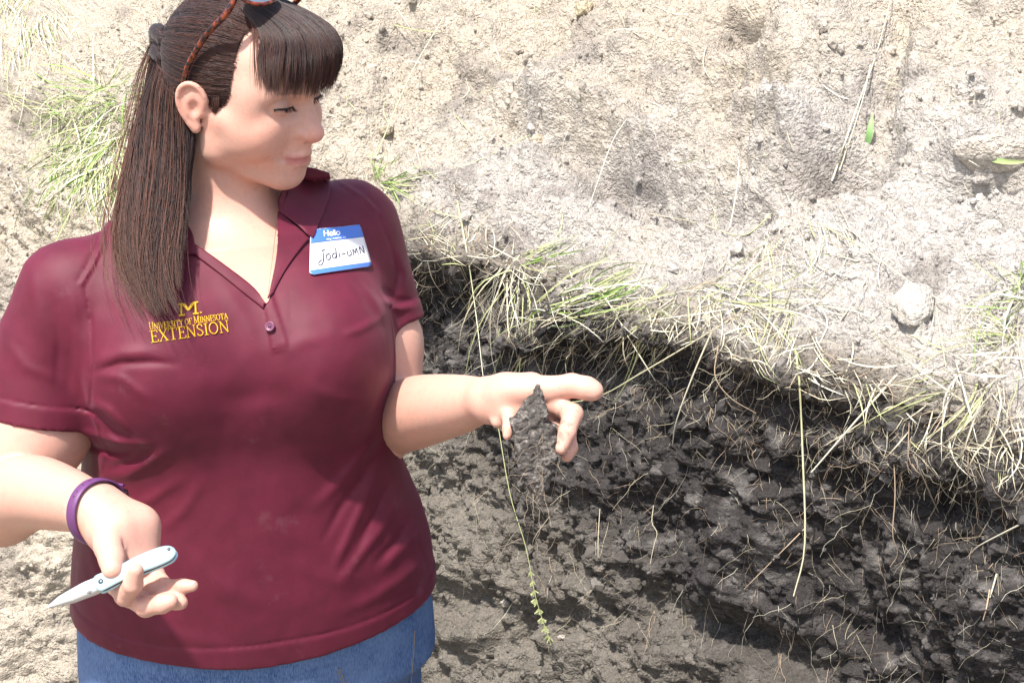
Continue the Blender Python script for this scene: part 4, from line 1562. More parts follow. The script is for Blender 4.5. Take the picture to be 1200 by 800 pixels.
# boots under the jeans
m_boot, t, b = mat('boot_leather', (0.05, 0.035, 0.025), 0.6)
for s in (-1, 1):
    bp = hc + TL * s * .120
    Bf = Field()
    Bf.add(cone(bp - TF * .035 + [0, 0, .05], bp + TF * .12 + [0, 0, .042], .042, .040), 0.0)
    Bf.add(cone(bp - TF * .015 + [0, 0, .05], bp - TF * .015 + [0, 0, .16], .044, .046), 0.03)
    Bf.cut(lambda P: 0.004 - P[:, 2])
    V, Q = mesh_field(Bf, bp + [-.22, -.22, -.02], bp + [.22, .22, .24], 0.005, B=12, relax=1)
    obj('boot', make_mesh('boot', V, Q, m_boot), person)
# ------------------------------------------------------------------ hair
m_hair, t, b = mat('brown_hair', (0.05, 0.03, 0.025), 0.5, spec=0.22)
t.links.new(attr(t, 'tint').outputs['Color'], b.inputs['Base Color'])
b.inputs['Sheen Weight'].default_value = 0.12
DARK = np.array([0.022, 0.0125, 0.0115])
RED = np.array([0.085, 0.030, 0.020])
TAN = np.array([0.13, 0.070, 0.045])
HC = np.array([0.0, -8.0, 46.0])
HR = np.array([71.0, 90.0, 78.0])


def toh(P):
    return ((P - HO) / HS) @ HAX.T


def fromh(L):
    return HO + HS * (np.asarray(L, float) @ HAX)


def strands(P, r, cols, m, name, parent, taper=0.35):
    """P: (N, M, 3) points; r: (N,) radii; cols: (N, M, 3)"""
    N, M, _ = P.shape
    T = np.gradient(P, axis=1)
    T /= np.linalg.norm(T, axis=2)[..., None] + 1e-12
    A = np.cross(T, np.array([0.37, 0.21, 0.90]))
    A /= np.linalg.norm(A, axis=2)[..., None] + 1e-9
    Bn = np.cross(T, A)
    tp = np.interp(np.linspace(0, 1, M), [0, .12, .7, 1], [.7, 1, 1, taper])
    R = (r[:, None] * tp[None])[..., None]
    vs = [P + R * (math.cos(k * 2.0944) * A + math.sin(k * 2.0944) * Bn) for k in range(3)]
    V = np.stack(vs, 2).reshape(-1, 3)
    base = (np.arange(N)[:, None] * M + np.arange(M - 1)[None]).reshape(-1, 1) * 3
    Q = np.concatenate([np.concatenate([base + k, base + (k + 1) % 3, base + 3 + (k + 1) % 3, base + 3 + k], 1) for k in range(3)])
    C = np.repeat(cols.reshape(-1, 3), 3, 0)
    return obj(name, make_mesh(name, V, Q, m, cols={'tint': C}), parent)


def between(guides, u):
    """guides (G, M, 3), u in 0..1 -> (N, M, 3), smoothly across the guides"""
    Gd = np.asarray(guides)
    K = len(Gd) - 1
    x = np.clip(u, 0, 1) * K
    i = np.minimum(x.astype(int), K - 1)
    f = (x - i)[:, None, None]
    p0, p1, p2, p3 = Gd[np.maximum(i - 1, 0)], Gd[i], Gd[i + 1], Gd[np.minimum(i + 2, K)]
    return 0.5 * (2 * p1 + (p2 - p0) * f + (2 * p0 - 5 * p1 + 4 * p2 - p3) * f * f + (3 * p1 - p0 - 3 * p2 + p3) * f ** 3)


def clumps(n, k, spread):
    """parameters gathered round k lock centres"""
    c = np.sort(rng.random(k))
    w = rng.integers(0, k, n)
    return np.clip(c[w] + rng.normal(0, spread, n), 0, 1), w


def hairline_y(z):
    return np.interp(z, [-60, -25, -8, 4, 14, 30, 60, 95, 112, 122], [-40, -30, -14, 10, 18, 25, 27, 24, 34, 46])


hair = bpy.data.objects.new('hair', None)
link(hair, person, label='long brown hair half tied back with a fringe')
# close cap of hair over the skull
CF = Field()
CF.add(hell(0, -8, 46, 73.2, 92.8, 80.4), 0.0)


def capcut(P):
    L = toh(P)
    return (np.maximum(L[:, 1] - hairline_y(L[:, 2]) + 5, -50 - L[:, 2])) * HS


CF.cut(capcut)
V, Q = mesh_field(CF, HO - 0.13, HO + 0.13, 0.0026, relax=2)
def push_out(P, gap):
    """keep strands outside the skin"""
    sh = P.shape
    F_ = P.reshape(-1, 3)
    c = fromh([0, 5, 30])
    for _ in range(2):
        d = ev_local(SKF, F_[:25000]) if len(F_) <= 25000 else np.concatenate([ev_local(SKF, F_[i:i + 25000]) for i in range(0, len(F_), 25000)])
        o_ = F_ - c
        o_ /= np.linalg.norm(o_, axis=1)[:, None]
        L_ = toh(F_)
        keep = 1 - ((L_[:, 1] < 10) & (L_[:, 2] < 40))
        F_ = F_ + o_ * (keep * np.clip(np.broadcast_to(gap, d.shape) - d, 0, .02))[:, None]
    return F_.reshape(sh)


V = push_out(V, .0002)
cc = DARK * (1 + 0.4 * vnoise(V, 300, 4))[:, None]
cap = obj('scalp_hair', make_mesh('scalp_hair', V, Q, m_hair, cols={'tint': cc}), hair)
CAPBV = BVHTree.FromPolygons([tuple(v) for v in V.tolist()], Q.tolist())

# hair drawn back from the temples and crown to the knot
n = 4200
s0 = rng.random(n)
side = np.where(rng.random(n) < 0.72, -1, 1)
z0 = 8 + 116 * s0
lim = hairline_y(z0)
zz = (z0 - HC[2]) / HR[2]
yy = (lim + rng.normal(0, 2.2, n) - HC[1]) / HR[1]
xx = np.sqrt(np.clip(1 - zz ** 2 - yy ** 2, 0.0004, 1)) * side
d0 = np.stack([xx, yy, zz], 1)
top = z0 > 112
d0[top, 0] = rng.uniform(-.62, .6, top.sum())
d0 /= np.linalg.norm(d0, axis=1)[:, None]
kd = np.array([-0.05, -1.0, -0.10]) + rng.normal(0, .05, (n, 3))
kd /= np.linalg.norm(kd, axis=1)[:, None]
M = 9
tt = np.linspace(0, 1, M)
om = np.arccos(np.clip((d0 * kd).sum(1), -1, .999))[:, None]
sl_ = (np.sin((1 - tt)[None] * om)[..., None] * d0[:, None] + np.sin(tt[None] * om)[..., None] * kd[:, None]) / np.sin(om)[..., None]
lay = rng.random(n)
grow = np.interp(tt, [0, .08, .3, .8, 1], [1.034, 1.062, 1.082, 1.094, 1.15])[None] + 0.028 * (lay[:, None] - .5) * np.interp(tt, [0, .2, 1], [0.3, 1, 1])[None]
grow = grow + 0.006 * np.sin(s0[:, None] * 90 + tt[None] * 3)
Lp = HC + sl_ * HR * grow[..., None]
# sag over the ear
Lp[..., 2] -= (14 * np.sin(np.pi * tt) ** 1.2)[None] * np.clip((40 - z0) / 40, 0, 1)[:, None] * 0.4
P = fromh(Lp)


P = push_out(P, (.0006 + .0024 * np.minimum(tt * 6, 1)[None] * (.3 + lay[:, None])).ravel())
w_ = rng.random(n)
col = DARK[None] * (0.7 + 0.9 * rng.random(n))[:, None]
col = np.where((w_ > .86)[:, None], RED[None] * 0.7, col)
col = np.repeat(col[:, None], M, 1) * 1.0
front = np.exp(-tt / .18)[None, :, None] * (0.4 + 0.5 * rng.random(n))[:, None, None]
col = col * (1 - front * .6) + RED * front * .6
strands(P, np.full(n, .00036), col, m_hair, 'swept_hair', hair)

# flyaways over the crown
fl = rng.choice(n, 80, replace=False)
o_ = P[fl] - fromh([0, 0, 40])
o_ /= np.linalg.norm(o_, axis=2)[..., None]
strands(P[fl] + o_ * (rng.uniform(.001, .007, 80)[:, None] * np.sin(np.pi * np.clip(tt * .9 + .1, 0, 1))[None])[..., None] + np.cumsum(rng.normal(0, .0007, (80, M, 3)), 1),
        np.full(80, .00018), np.repeat(RED[None, None] * .7 * np.ones((80, 1, 1)), M, 1), m_hair, 'stray_hair', hair, .3)

# the knot at the back of the head
kb = Field()
kp = fromh([[-8, -112, 30], [-14, -124, 38], [-4, -130, 30], [2, -120, 20]])
kb.add(limb([fromh([-30, -98, 50]), fromh([-16, -118, 50]), fromh([0, -131, 40]), fromh([2, -130, 22]), fromh([-14, -116, 12])], np.array([9, 11, 12, 10, 8]) * HS, 14), 0)
kb.add(limb([fromh([-36, -94, 30]), fromh([-24, -112, 28]), fromh([-8, -122, 18]), fromh([0, -118, 2])], np.array([8, 10, 10, 8]) * HS, 10), .004)
kb.disp(lambda P: 0.0007 * np.sin(toh(P)[:, 2] * .9 + toh(P)[:, 0] * .8))
V, Q = mesh_field(kb, fromh([-14, -112, 30]) - .06, fromh([-14, -112, 30]) + .06, .0022, relax=1)
obj('knot', make_mesh('knot', V, Q, m_hair, cols={'tint': np.tile(DARK * 0.9, (len(V), 1)) * (1 + .5 * vnoise(V, 500, 2))[:, None]}), hair)
n = 900
M = 12
gk = [bez(fromh([[-42 + 3 * a, -84, 58 - 9 * a], [-22, -116, 56 - 9 * a], [-2, -138 + 2 * a, 44 - 10 * a], [4, -137 + 3 * a, 22 - 8 * a], [-12, -122, 6 - 4 * a]]), M) for a in (0, 1, 2, 3)]
P = between(gk, rng.random(n)) + rng.normal(0, .0016, (n, 1, 3)) + rng.normal(0, .0003, (n, M, 3))
strands(P, np.full(n, .0004), np.repeat((DARK * 2.0)[None, None] * (0.6 + rng.random(n))[:, None, None], M, 1), m_hair, 'knot_hair', hair)

# fringe
M = 10
gb = [[(-36, 10, 123), (-50, 52, 106), (-61, 63, 80), (-60, 69, 52)],
      [(-28, 12, 128), (-40, 76, 113), (-51, 92, 82), (-47, 91, 36)],
      [(-12, 14, 131), (-18, 88, 119), (-24, 114, 88), (-20, 108, 34)],
      [(5, 14, 132), (7, 88, 120), (8, 117, 90), (7, 113, 37)],
      [(22, 12, 130), (30, 84, 116), (34, 109, 88), (34, 105, 40)],
      [(36, 8, 125), (50, 74, 107), (61, 93, 82), (60, 90, 44)]]
gb3 = np.array([bez(fromh(g), M) for g in gb])
inw = fromh([0, 20, 62])
tb = np.linspace(0, 1, M)


def slab(guides, front_off, back_off, name, parent, nu=40, toward=None, col=DARK):
    u = np.linspace(0, 1, nu)
    Gd = between(guides, u)
    dr = toward(Gd)
    A_, B2 = Gd + dr * front_off, Gd + dr * back_off
    V = np.concatenate([A_.reshape(-1, 3), B2.reshape(-1, 3)])
    mm_ = Gd.shape[1]
    idx = np.arange(nu * mm_).reshape(nu, mm_)
    a, b_, c, d = idx[:-1, :-1].ravel(), idx[:-1, 1:].ravel(), idx[1:, 1:].ravel(), idx[1:, :-1].ravel()
    o = nu * mm_
    rim = np.concatenate([idx[0, :], idx[1:, -1], idx[-1, -2::-1], idx[-2:0:-1, 0]])
    r2 = np.roll(rim, -1)
    Q = np.concatenate([np.stack([a, b_, c, d], 1), np.stack([d, c, b_, a], 1) + o, np.stack([r2, rim, rim + o, r2 + o], 1)])
    V = V + 0.0008 * np.stack([vnoise(V, 250, k) for k in range(3)], 1)
    return obj(name, make_mesh(name, V, Q, m_hair, cols={'tint': np.tile(col, (len(V), 1))}), parent)


def inward(Gd):
    d = inw - Gd
    return d / np.linalg.norm(d, axis=-1)[..., None]


gshort = np.array([bez(g, 40)[:33][::2][:M] if False else bez(g[:], M) for g in gb3])
gs = gb3.copy()
gs = np.array([bez(g[:7], M) for g in gs])
slab(gs, 0.0085, 0.018, 'fringe_base', hair, toward=inward)
n = 4400
u, w = clumps(n, 46, .012)
P = between(gb3, u)
lay = rng.random(n)
ln = 1 + .05 * rng.random(n) - 0.34 * rng.random(n) ** 1.8 - 0.10 * np.abs(np.sin(w * 7.3))
ln = np.minimum(ln, 1)
# shorten by resampling along each strand
fi = (tb[None] * ln[:, None]) * (M - 1)
i0 = np.minimum(fi.astype(int), M - 2)
fr = (fi - i0)[..., None]
P = np.take_along_axis(P, i0[..., None], 1) * (1 - fr) + np.take_along_axis(P, i0[..., None] + 1, 1) * fr
P = P + inward(P) * (lay[:, None, None] ** 1.5 * 0.011 * np.interp(tb, [0, .3, 1], [.4, 1, .6])[None, :, None])
P = P + HL * (0.0022 * np.sin(w * 3.1 + tb[None].T * 2.0).T[..., None]) * (tb[None, :, None] ** 2) + rng.normal(0, .0008, (n, 1, 3)) * tb[None, :, None]
P = P + HF * (0.0016 * np.sin(w * 5.7))[:, None, None] * np.sin(np.pi * tb)[None, :, None]
k_ = rng.random(n)
c0 = np.where((k_ > .84)[:, None], RED[None] * .8, DARK[None] * (0.85 + .8 * rng.random(n))[:, None])
c0 = np.where((k_ > .985)[:, None], TAN[None] * .8, c0)
col = c0[:, None] * (1 + 0.7 * tb[None, :, None] ** 2) + RED[None, None] * .25 * (tb ** 3)[None, :, None]
P = push_out(P, .0015)
strands(P, np.full(n, .00030), col, m_hair, 'fringe_hair', hair, .15)
# fine wisps at the temple, beside the fringe and before the ear
n = 70
gw = [bez(fromh(g), M) for g in ([(-36, 26, 119), (-53, 44, 100), (-63, 56, 74), (-62, 62, 50)], [(-30, 30, 121), (-46, 62, 106), (-57, 78, 78), (-54, 80, 38)])]
P = between(gw, rng.random(n)) + rng.normal(0, .0025, (n, 1, 3)) * tb[None, :, None]
strands(P, np.full(n, .00024), np.repeat(RED[None, None] * np.ones((n, 1, 1)), M, 1), m_hair, 'fringe_wisp', hair, .2)
n = 130
gw = [bez(fromh(g), M) for g in ([(-66, 10, 40), (-69, 17, 28), (-69.5, 19, 16), (-70, 16, 2)], [(-66, 4, 40), (-70, 10, 26), (-72, 12, 14), (-71.5, 11, 4)])]
P = between(gw, rng.random(n)) + rng.normal(0, .0010, (n, 1, 3)) * tb[None, :, None]
strands(P, np.full(n, .00026), np.repeat(RED[None, None] * (0.4 + .5 * rng.random(n))[:, None, None], M, 1), m_hair, 'sideburn', hair, .2)

# long hair behind the ear, over the shoulder to the chest
GL = [[(188, 30, 1.895), (170, 88, 1.90), (160, 150, 1.89), (149, 210, 1.86), (139, 262, 1.83), (143, 318, 1.80), (168, 374, 1.78)],
      [(191, 44, 1.88), (178, 100, 1.88), (173, 160, 1.87), (165, 220, 1.845), (158, 275, 1.81), (163, 328, 1.79), (184, 380, 1.77)],
      [(198, 58, 1.87), (191, 110, 1.86), (189, 170, 1.85), (184, 230, 1.83), (178, 285, 1.80), (182, 335, 1.78), (198, 378, 1.765)],
      [(206, 70, 1.855), (204, 120, 1.84), (205, 180, 1.84), (202, 240, 1.825), (195, 292, 1.80), (197, 334, 1.78), (209, 368, 1.765)],
      [(212, 78, 1.845), (216, 130, 1.835), (221, 180, 1.84), (221, 230, 1.835), (215, 272, 1.81), (206, 310, 1.79), (204, 348, 1.77)]]


def cloth_depth(px, py):
    p = on_cloth(px, py)
    return proj(p)[2] if p is not None else 9


g3 = []
for g in GL:
    q = bez(g, 14)
    out = []
    for x, y, d in q:
        if y > 225:
            d = min(d, cloth_depth(x, y) - 0.014)
        out.append((x, y, d))
    out = np.array(out)
    for _ in range(3):
        out[1:-1, 2] = .5 * out[1:-1, 2] + .25 * (out[:-2, 2] + out[2:, 2])
    g3.append(np.array([W(*p) for p in out]))
g3 = np.array(g3)
M = 14
tl = np.linspace(0, 1, M)
back = lambda Gd: np.broadcast_to(FWD, Gd.shape)
gbase = np.array([bez(g[:11], M) for g in g3])
gbase = between(gbase, np.array([.10, .3, .5, .7, .90]))
slab(gbase, 0.005, 0.030, 'long_hair_base', hair, toward=back)
n = 6000
u, w = clumps(n, 64, .030)
wide = rng.random(n)
u = np.where(wide > .85, rng.random(n) * 1.06 - .03, u)
cen_ = np.array([np.mean(u[w == i]) if (w == i).any() else 0 for i in range(64)])[w]
uu = u + (cen_ - u) * 0.0
P0_ = between(g3, cen_)
P = between(g3, uu)
P = P0_ + (P - P0_) * (1 - .32 * tl[None, :, None] ** 1.5)
clen = np.random.default_rng(4).uniform(0, .22, 64)[w]
ln = 1 - clen - 0.24 * rng.random(n) ** 1.8
fi = (tl[None] * ln[:, None]) * (M - 1)
i0 = np.minimum(fi.astype(int), M - 2)
fr = (fi - i0)[..., None]
P = np.take_along_axis(P, i0[..., None], 1) * (1 - fr) + np.take_along_axis(P, i0[..., None] + 1, 1) * fr
lay = rng.random(n)
thick_ = np.interp(tl, [0, .15, .6, 1], [.010, .020, .016, .006])
P = P + FWD * ((lay ** 1.3)[:, None] * thick_[None])[..., None]
ph = w * 2.399
wave = (np.sin(ph[:, None] + tl[None] * 5.0) * 3.6 + np.sin(ph[:, None] * 1.7 + tl[None] * 11) * .9) * .001 * np.interp(tl, [0, .3, 1], [.3, 1, 1.3])[None]
P = P + RGT * (.0042 * np.sin(u[:, None] * 7 + tl[None] * 6.5) * np.interp(tl, [0, .3, 1], [0, 1, 1])[None])[..., None]
P = P + RGT * wave[..., None] - FWD * (np.sin(ph[:, None] * 2.3 + tl[None] * 4)[..., None] * .0022)
P = P + rng.normal(0, .0012, (n, 1, 3)) * tl[None, :, None] ** 1.0 + np.cumsum(rng.normal(0, .00013, (n, M, 3)), 1)
k_ = rng.random(n)
c0 = (DARK * 1.05 + RED * .06)[None] * (0.72 + .75 * rng.random(n))[:, None]
c0 = np.where((k_ > .92)[:, None], RED[None] * .5, c0)
edge = np.clip(1 - u * 3.2, 0, 1)
tipw = np.clip((tl[None] * ln[:, None] - .30) / .7, 0, 1) ** 1.4 * (0.12 + 0.42 * rng.random(n))[:, None]
tipw = np.clip(tipw + (edge * .5)[:, None] * np.clip((tl - .22) * 3, 0, 1)[None], 0, .85)[..., None]
col = c0[:, None] * (1 - tipw) + (TAN * .62 + RED * .55) * tipw
strands(P, np.full(n, .00031), col, m_hair, 'long_hair', hair, .25)
# stray hairs
n = 90
u = np.concatenate([rng.uniform(-.10, .10, n // 2), rng.uniform(.3, 1.0, n - n // 2)])
P = between(g3, np.clip(u, 0, 1)) + RGT * (np.minimum(u, 0) * .25)[:, None, None] * tl[None, :, None]
P = P + np.cumsum(rng.normal(0, .0007, (n, M, 3)), 1) + rng.normal(0, .010, (n, 1, 3)) * (tl[None, :, None] ** 1.5) * np.array([1, .15, .5]) - FWD * .004
P = P + RGT * (-.012 * rng.random(n)[:, None, None] * np.sin(np.pi * tl)[None, :, None])
strands(P, np.full(n, .00022), np.repeat((RED * .8 + TAN * .3)[None, None] * np.ones((n, 1, 1)), M, 1), m_hair, 'stray_hair', hair, .3)

# ------------------------------------------------------------------ eyes
m_eye, t, b = mat('eyeball', (0.75, 0.72, 0.70), 0.15, spec=0.5)
t.links.new(attr(t, 'tint').outputs['Color'], b.inputs['Base Color'])
m_lash, t, b = mat('eyelash', (0.012, 0.009, 0.009), 0.5)
for s in (-1, 1):
    c = hd(s * 31, 71.5, 22)
    r = 14.4 * HS
    gaze = nrm(0.90 * HF + 0.16 * HL - 0.42 * HU)
    a = nrm(np.cross(gaze, HU))
    bb = np.cross(a, gaze)
    th = np.radians([0, 4, 8, 14, 20, 24, 26, 32, 45, 65, 90, 120, 150, 180])
    k = 24
    an = np.arange(k) * 2 * math.pi / k
    V = np.concatenate([c + r * (math.cos(x) * gaze + math.sin(x) * (np.cos(an)[:, None] * a + np.sin(an)[:, None] * bb)) for x in th])
    tc_ = np.concatenate([np.tile([.005] * 3 if x < .15 else ([.05, .06, .05] if x < .44 else [.62, .58, .56]), (k, 1)) for x in th])
    i = np.arange(len(th) - 1)[:, None] * k
    j = np.arange(k)[None]
    Q = np.stack([i + j, i + k + j, i + k + (j + 1) % k, i + (j + 1) % k], -1).reshape(-1, 4)
    obj('eye', make_mesh('eye', V, Q, m_eye, cols={'tint': tc_}), person)
    lid = bez([(s * 17.0, 85.0, 21.4), (s * 24, 87.0, 22.0), (s * 31, 87.6, 22.2), (s * 38, 85.2, 22.4), (s * 45.8, 78.0, 21.6)], 26)
    parts = [tube(np.array([hd(*p) for p in lid]), np.interp(np.linspace(0, 1, 26), [0, .4, .85, 1], [.4, 1.1, 1.3, .5]) * .001, 6)]
    for q in range(46):
        x = rng.random()
        p = lid[min(25, int(x * 25))] + rng.normal(0, .3, 3)
        dr = np.array([s * (x - .35) * 7, 6.0 - 3.5 * x, -4.2 + 1.5 * x]) * (0.8 + .5 * rng.random())
        l3 = [hd(*p), hd(*(p + dr * .5 + [0, 0, -.5])), hd(*(p + dr + [0, 0, .9]))]
        parts.append(tube(l3, [.00022, .00018, .00008], 4))
    v, q = join(parts)
    obj('eyelash', make_mesh('eyelash', v, q, m_lash), person)
# ------------------------------------------------------------------ things she holds and wears
def plate(outline, fr, z0, z1, bev):
    """bevelled plate: outline of (u, v) in metres, frame (origin, e1, e2, e3), from z0 to z1 along e3"""
    o, e1, e2, e3 = fr
    p = np.asarray(outline, float)
    n = len(p)
    area = 0.5 * np.sum(p[:, 0] * np.roll(p[:, 1], -1) - np.roll(p[:, 0], -1) * p[:, 1])
    if area < 0:
        p = p[::-1]
    tan_ = np.roll(p, -1, 0) - np.roll(p, 1, 0)
    tan_ /= np.linalg.norm(tan_, axis=1)[:, None] + 1e-12
    inn = np.stack([-tan_[:, 1], tan_[:, 0]], 1)
    rings = [(p + inn * bev, z0), (p, z0 + bev), (p, z1 - bev), (p + inn * bev, z1)]
    V = np.concatenate([o + q[:, :1] * e1 + q[:, 1:] * e2 + z * e3 for q, z in rings])
    i = np.arange(n)
    j = (i + 1) % n
    Q = np.concatenate([np.stack([k * n + i, k * n + j, (k + 1) * n + j, (k + 1) * n + i], 1) for k in range(3)])
    return V, [Q, np.arange(n)[::-1][None], (3 * n + np.arange(n))[None]]


def disc(c, n_, r, h, k=16):
    a = nrm(np.cross(n_, [0.2, 0.3, 1]))
    b_ = np.cross(n_, a)
    an = np.arange(k) * 2 * math.pi / k
    prof = [(r, -h * .3), (r, h * .6), (r * .8, h), (0.0001, h)]
    V = np.concatenate([c + q * (np.cos(an)[:, None] * a + np.sin(an)[:, None] * b_) + z * n_ for q, z in prof])
    i = np.arange(3)[:, None] * k
    j = np.arange(k)[None]
    return V, np.stack([i + j, i + (j + 1) % k, i + k + (j + 1) % k, i + k + j], -1).reshape(-1, 4)


# ---- folding knife
m_blade, t, b = mat('steel_blade', (0.88, 0.88, 0.88), 0.42, metal=0.75)
tc = nd(t, 'ShaderNodeTexCoord')
nz = noise_node(t, 220, 3, .6)
bump(t, b, nz.outputs[0], .05, .0003)
m_scale, t, b = mat('blue_anodised_handle', (0.42, 0.60, 0.66), 0.34, metal=0.55)
m_dark, t, b = mat('dark_steel', (0.06, 0.065, 0.07), 0.4, metal=0.8)
knife = empty('folding_knife', 'open folding knife with a pale blue handle and silver blade in her hand', 'knife')
k0, k1 = W(117, 684, 1.584), W(203.5, 648, 1.592)
e1 = nrm(k1 - k0)
e3 = -FWD * .86 + UPV * .50
e3 = nrm(e3 - (e3 @ e1) * e1)
e2 = np.cross(e3, e1)
if e2 @ UPV < 0:
    e2 = -e2
PXM = 1.586 / FOC                              # metres per photograph pixel there
kf = (k0, e1, e2, e3)
hp = bez([(-5, 2), (-3, 8.5), (6, 9.5), (14, 7.6), (28, 9.6), (50, 11.6), (72, 11.8), (88, 9.4), (95, 3.5), (94.5, -3.5), (86, -8), (66, -8.6), (44, -7.8), (24, -8.2), (10, -9.6), (0, -9.8), (-5, -5), (-5, 2)], 60)[:-1] * PXM * np.array([1, 1.13])
v, q = plate(hp, kf, .0016, .0048, .0012)
obj('handle', make_mesh('handle', v, q, m_scale, smooth_=False), knife)
v, q = plate(hp, kf, -.0048, -.0016, .0012)
obj('handle', make_mesh('handle', v, q, m_scale, smooth_=False), knife)
hl = [(a * .97 + .001, c * .90) for a, c in hp]
v, q = plate(hl, kf, -.0017, .0017, .0003)
obj('liner', make_mesh('liner', v, q, m_dark, smooth_=False), knife)
# blade: spine to edge wedge, with a ground bevel
st = np.linspace(0, 1, 16)
spine = np.stack([np.interp(st, [0, .3, 1], [6, -18, -67]), np.interp(st, [0, .3, .75, 1], [9.6, 9.9, 5.4, -1.5])], 1) * PXM
edge = np.stack([np.interp(st, [0, .15, 1], [4, -6, -67.5]), np.interp(st, [0, .15, .55, .85, 1], [-9.2, -11.2, -9.8, -5.6, -1.8])], 1) * PXM
mid = spine * .52 + edge * .48
rows = []
for a, mi, ed, tk in zip(spine, mid, edge, np.interp(st, [0, .7, 1], [1.3, 1.2, .4]) * .001):
    rows += [k0 + a[0] * e1 + a[1] * e2 + tk * e3, k0 + mi[0] * e1 + mi[1] * e2 + tk * e3, k0 + ed[0] * e1 + ed[1] * e2,
             k0 + mi[0] * e1 + mi[1] * e2 - tk * e3, k0 + a[0] * e1 + a[1] * e2 - tk * e3]
i = np.arange(15)[:, None] * 5
j = np.arange(5)[None]
Q = np.stack([i + j, i + (j + 1) % 5, i + 5 + (j + 1) % 5, i + 5 + j], -1).reshape(-1, 4)
blade = obj('blade', make_mesh('blade', np.array(rows), [Q, np.array([[0, 4, 3, 2, 1]]), np.array([[75, 76, 77, 78, 79]])], m_blade, smooth_=False), knife)
fp = lambda u, v_, z: k0 + u * PXM * e1 + v_ * PXM * e2 + z * e3
for u, v_, r, nm, mt in ((3, 0, .0024, 'pivot_screw', m_dark), (89, 4.5, .0016, 'screw', m_dark), (-12, 5.6, .0022, 'thumb_stud', m_blade), (22, 1.5, .0010, 'screw', m_dark)):
    v, q = disc(fp(u, v_, .0046 if u > 0 else .0012), e3, r, .0009 if u > 0 else .0035)
    obj(nm, make_mesh(nm, v, q, mt, smooth_=False), knife)
mk = []
for (u0, v0), (u1, v1) in (((-16, -3), (-11, -5.4)), ((-17, -4.4), (-13, -6.4)), ((-10, 1.5), (-7, 3.4)), ((-11, 0), (-8.5, 1.4)), ((-15, -5.8), (-12.5, -7.2))):
    mk.append(tube([fp(u0, v0, .00095), fp((u0 + u1) / 2, (v0 + v1) / 2, .00098), fp(u1, v1, .00095)], .00040, 4))
v, q = join(mk)
obj('marking', make_mesh('marking', v, q, m_dark), blade)

m_nail, t, b = mat('fingernail', (0.72, 0.50, 0.44), 0.25, spec=0.5)
nc = W(224, 682.8, 1.6005)
na = nrm(W(228, 685, 1.602) - W(216, 686, 1.606))
nu_ = nrm(UPV - (UPV @ na) * na)
ns_ = np.cross(na, nu_)
V = I2[0]
V = nc + .0046 * V[:, :1] * na + .0034 * V[:, 1:2] * ns_ + .0011 * V[:, 2:] * nu_ - nu_ * (.0016 * V[:, 1:2] ** 2)
obj('fingernail', make_mesh('fingernail', V, I2[1], m_nail), body)

# ---- soil sample in the other hand
clump = empty('soil_clump', 'dark crumbly soil clump pinched in her outstretched hand above the cut face', 'soil clump')
OUT = [(629, 450), (635, 452), (636, 460), (640, 470), (641, 482), (640, 494), (649, 497), (654.5, 500), (653, 515), (651, 530), (653, 540), (650, 552), (646, 560), (642, 571), (638, 582), (632, 588), (625, 580), (619, 571), (612, 564), (608, 552),
       (604, 540), (604, 522), (602, 506), (598.5, 490), (606, 488), (609, 480), (616, 470), (624, 461)]
CFd = Field()


def clump_ev(P):
    px, py, d = proj(P)
    q = P + .004 * np.stack([vnoise(P, 90, k) for k in (1, 2, 3)], 1)
    sd = poly_sd(px, py, OUT) * d / FOC
    thick = np.interp(py, [450, 470, 500, 545, 590], [.005, .009, .015, .014, .005])
    dz = np.abs(d - 1.7405) - thick
    e = np.maximum(sd, dz)
    k = .007
    hh = np.maximum(k - np.abs(sd - dz), 0) / k
    e = e + hh * hh * k * .25
    return e + .0046 * fbm(q, 80, 5, .62, seed=5) + .0020 * (worley(q, 150, 6) - .5)


CFd.add(fn(W(627, 520, 1.7405), .10, clump_ev), 0.0)
V, Q = mesh_field(CFd, W(627, 520, 1.7405) - .085, W(627, 520, 1.7405) + .085, .0011, relax=0)
n2_ = fbm(V, 140, 4, .6, seed=7)
aw = smooth(-.15, .5, n2_ + .4 * fbm(V, 420, 3, .6, seed=9))[:, None] * .85
obj('soil', make_mesh('soil', V, Q, m_soil, cols={'tint': (np.array([.090, .081, .074]) * (1 - aw) + np.array([.27, .247, .225]) * aw)}), clump)
m_root, t, b = mat('root_fibre', (0.30, 0.22, 0.16), 0.8, spec=0.2)
t.links.new(attr(t, 'tint').outputs['Color'], b.inputs['Base Color'])
fr_ = []
for q in range(18):
    x0, y0 = rng.uniform(606, 648), rng.uniform(490, 575)
    pts = [W(x0, y0, 1.7262)]
    an = rng.uniform(0.6, 2.6)
    for s in range(6):
        an += rng.normal(0, .35)
        pts.append(pts[-1] + .0045 * (math.cos(an) * RGT - math.sin(an) * UPV) + FWD * rng.normal(0, .0008))
    fr_.append(tube(pts, [.00015] * 5 + [.00008] * 2, 4))
for x0, y0, L in ((632, 584, 9), (641, 570, 7), (620, 575, 6), (626, 560, 7)):
    pts = [W(x0, y0, 1.735)]
    for s in range(L):
        pts.append(pts[-1] + .006 * (rng.normal(0, .35) * RGT - UPV) + FWD * rng.normal(0, .001))
    fr_.append(tube(pts, .00025, 4))
v, q = join(fr_)
obj('root_fibre', make_mesh('root_fibre', v, q, m_root, cols={'tint': np.tile([.34, .27, .20], (len(v), 1))}), clump)

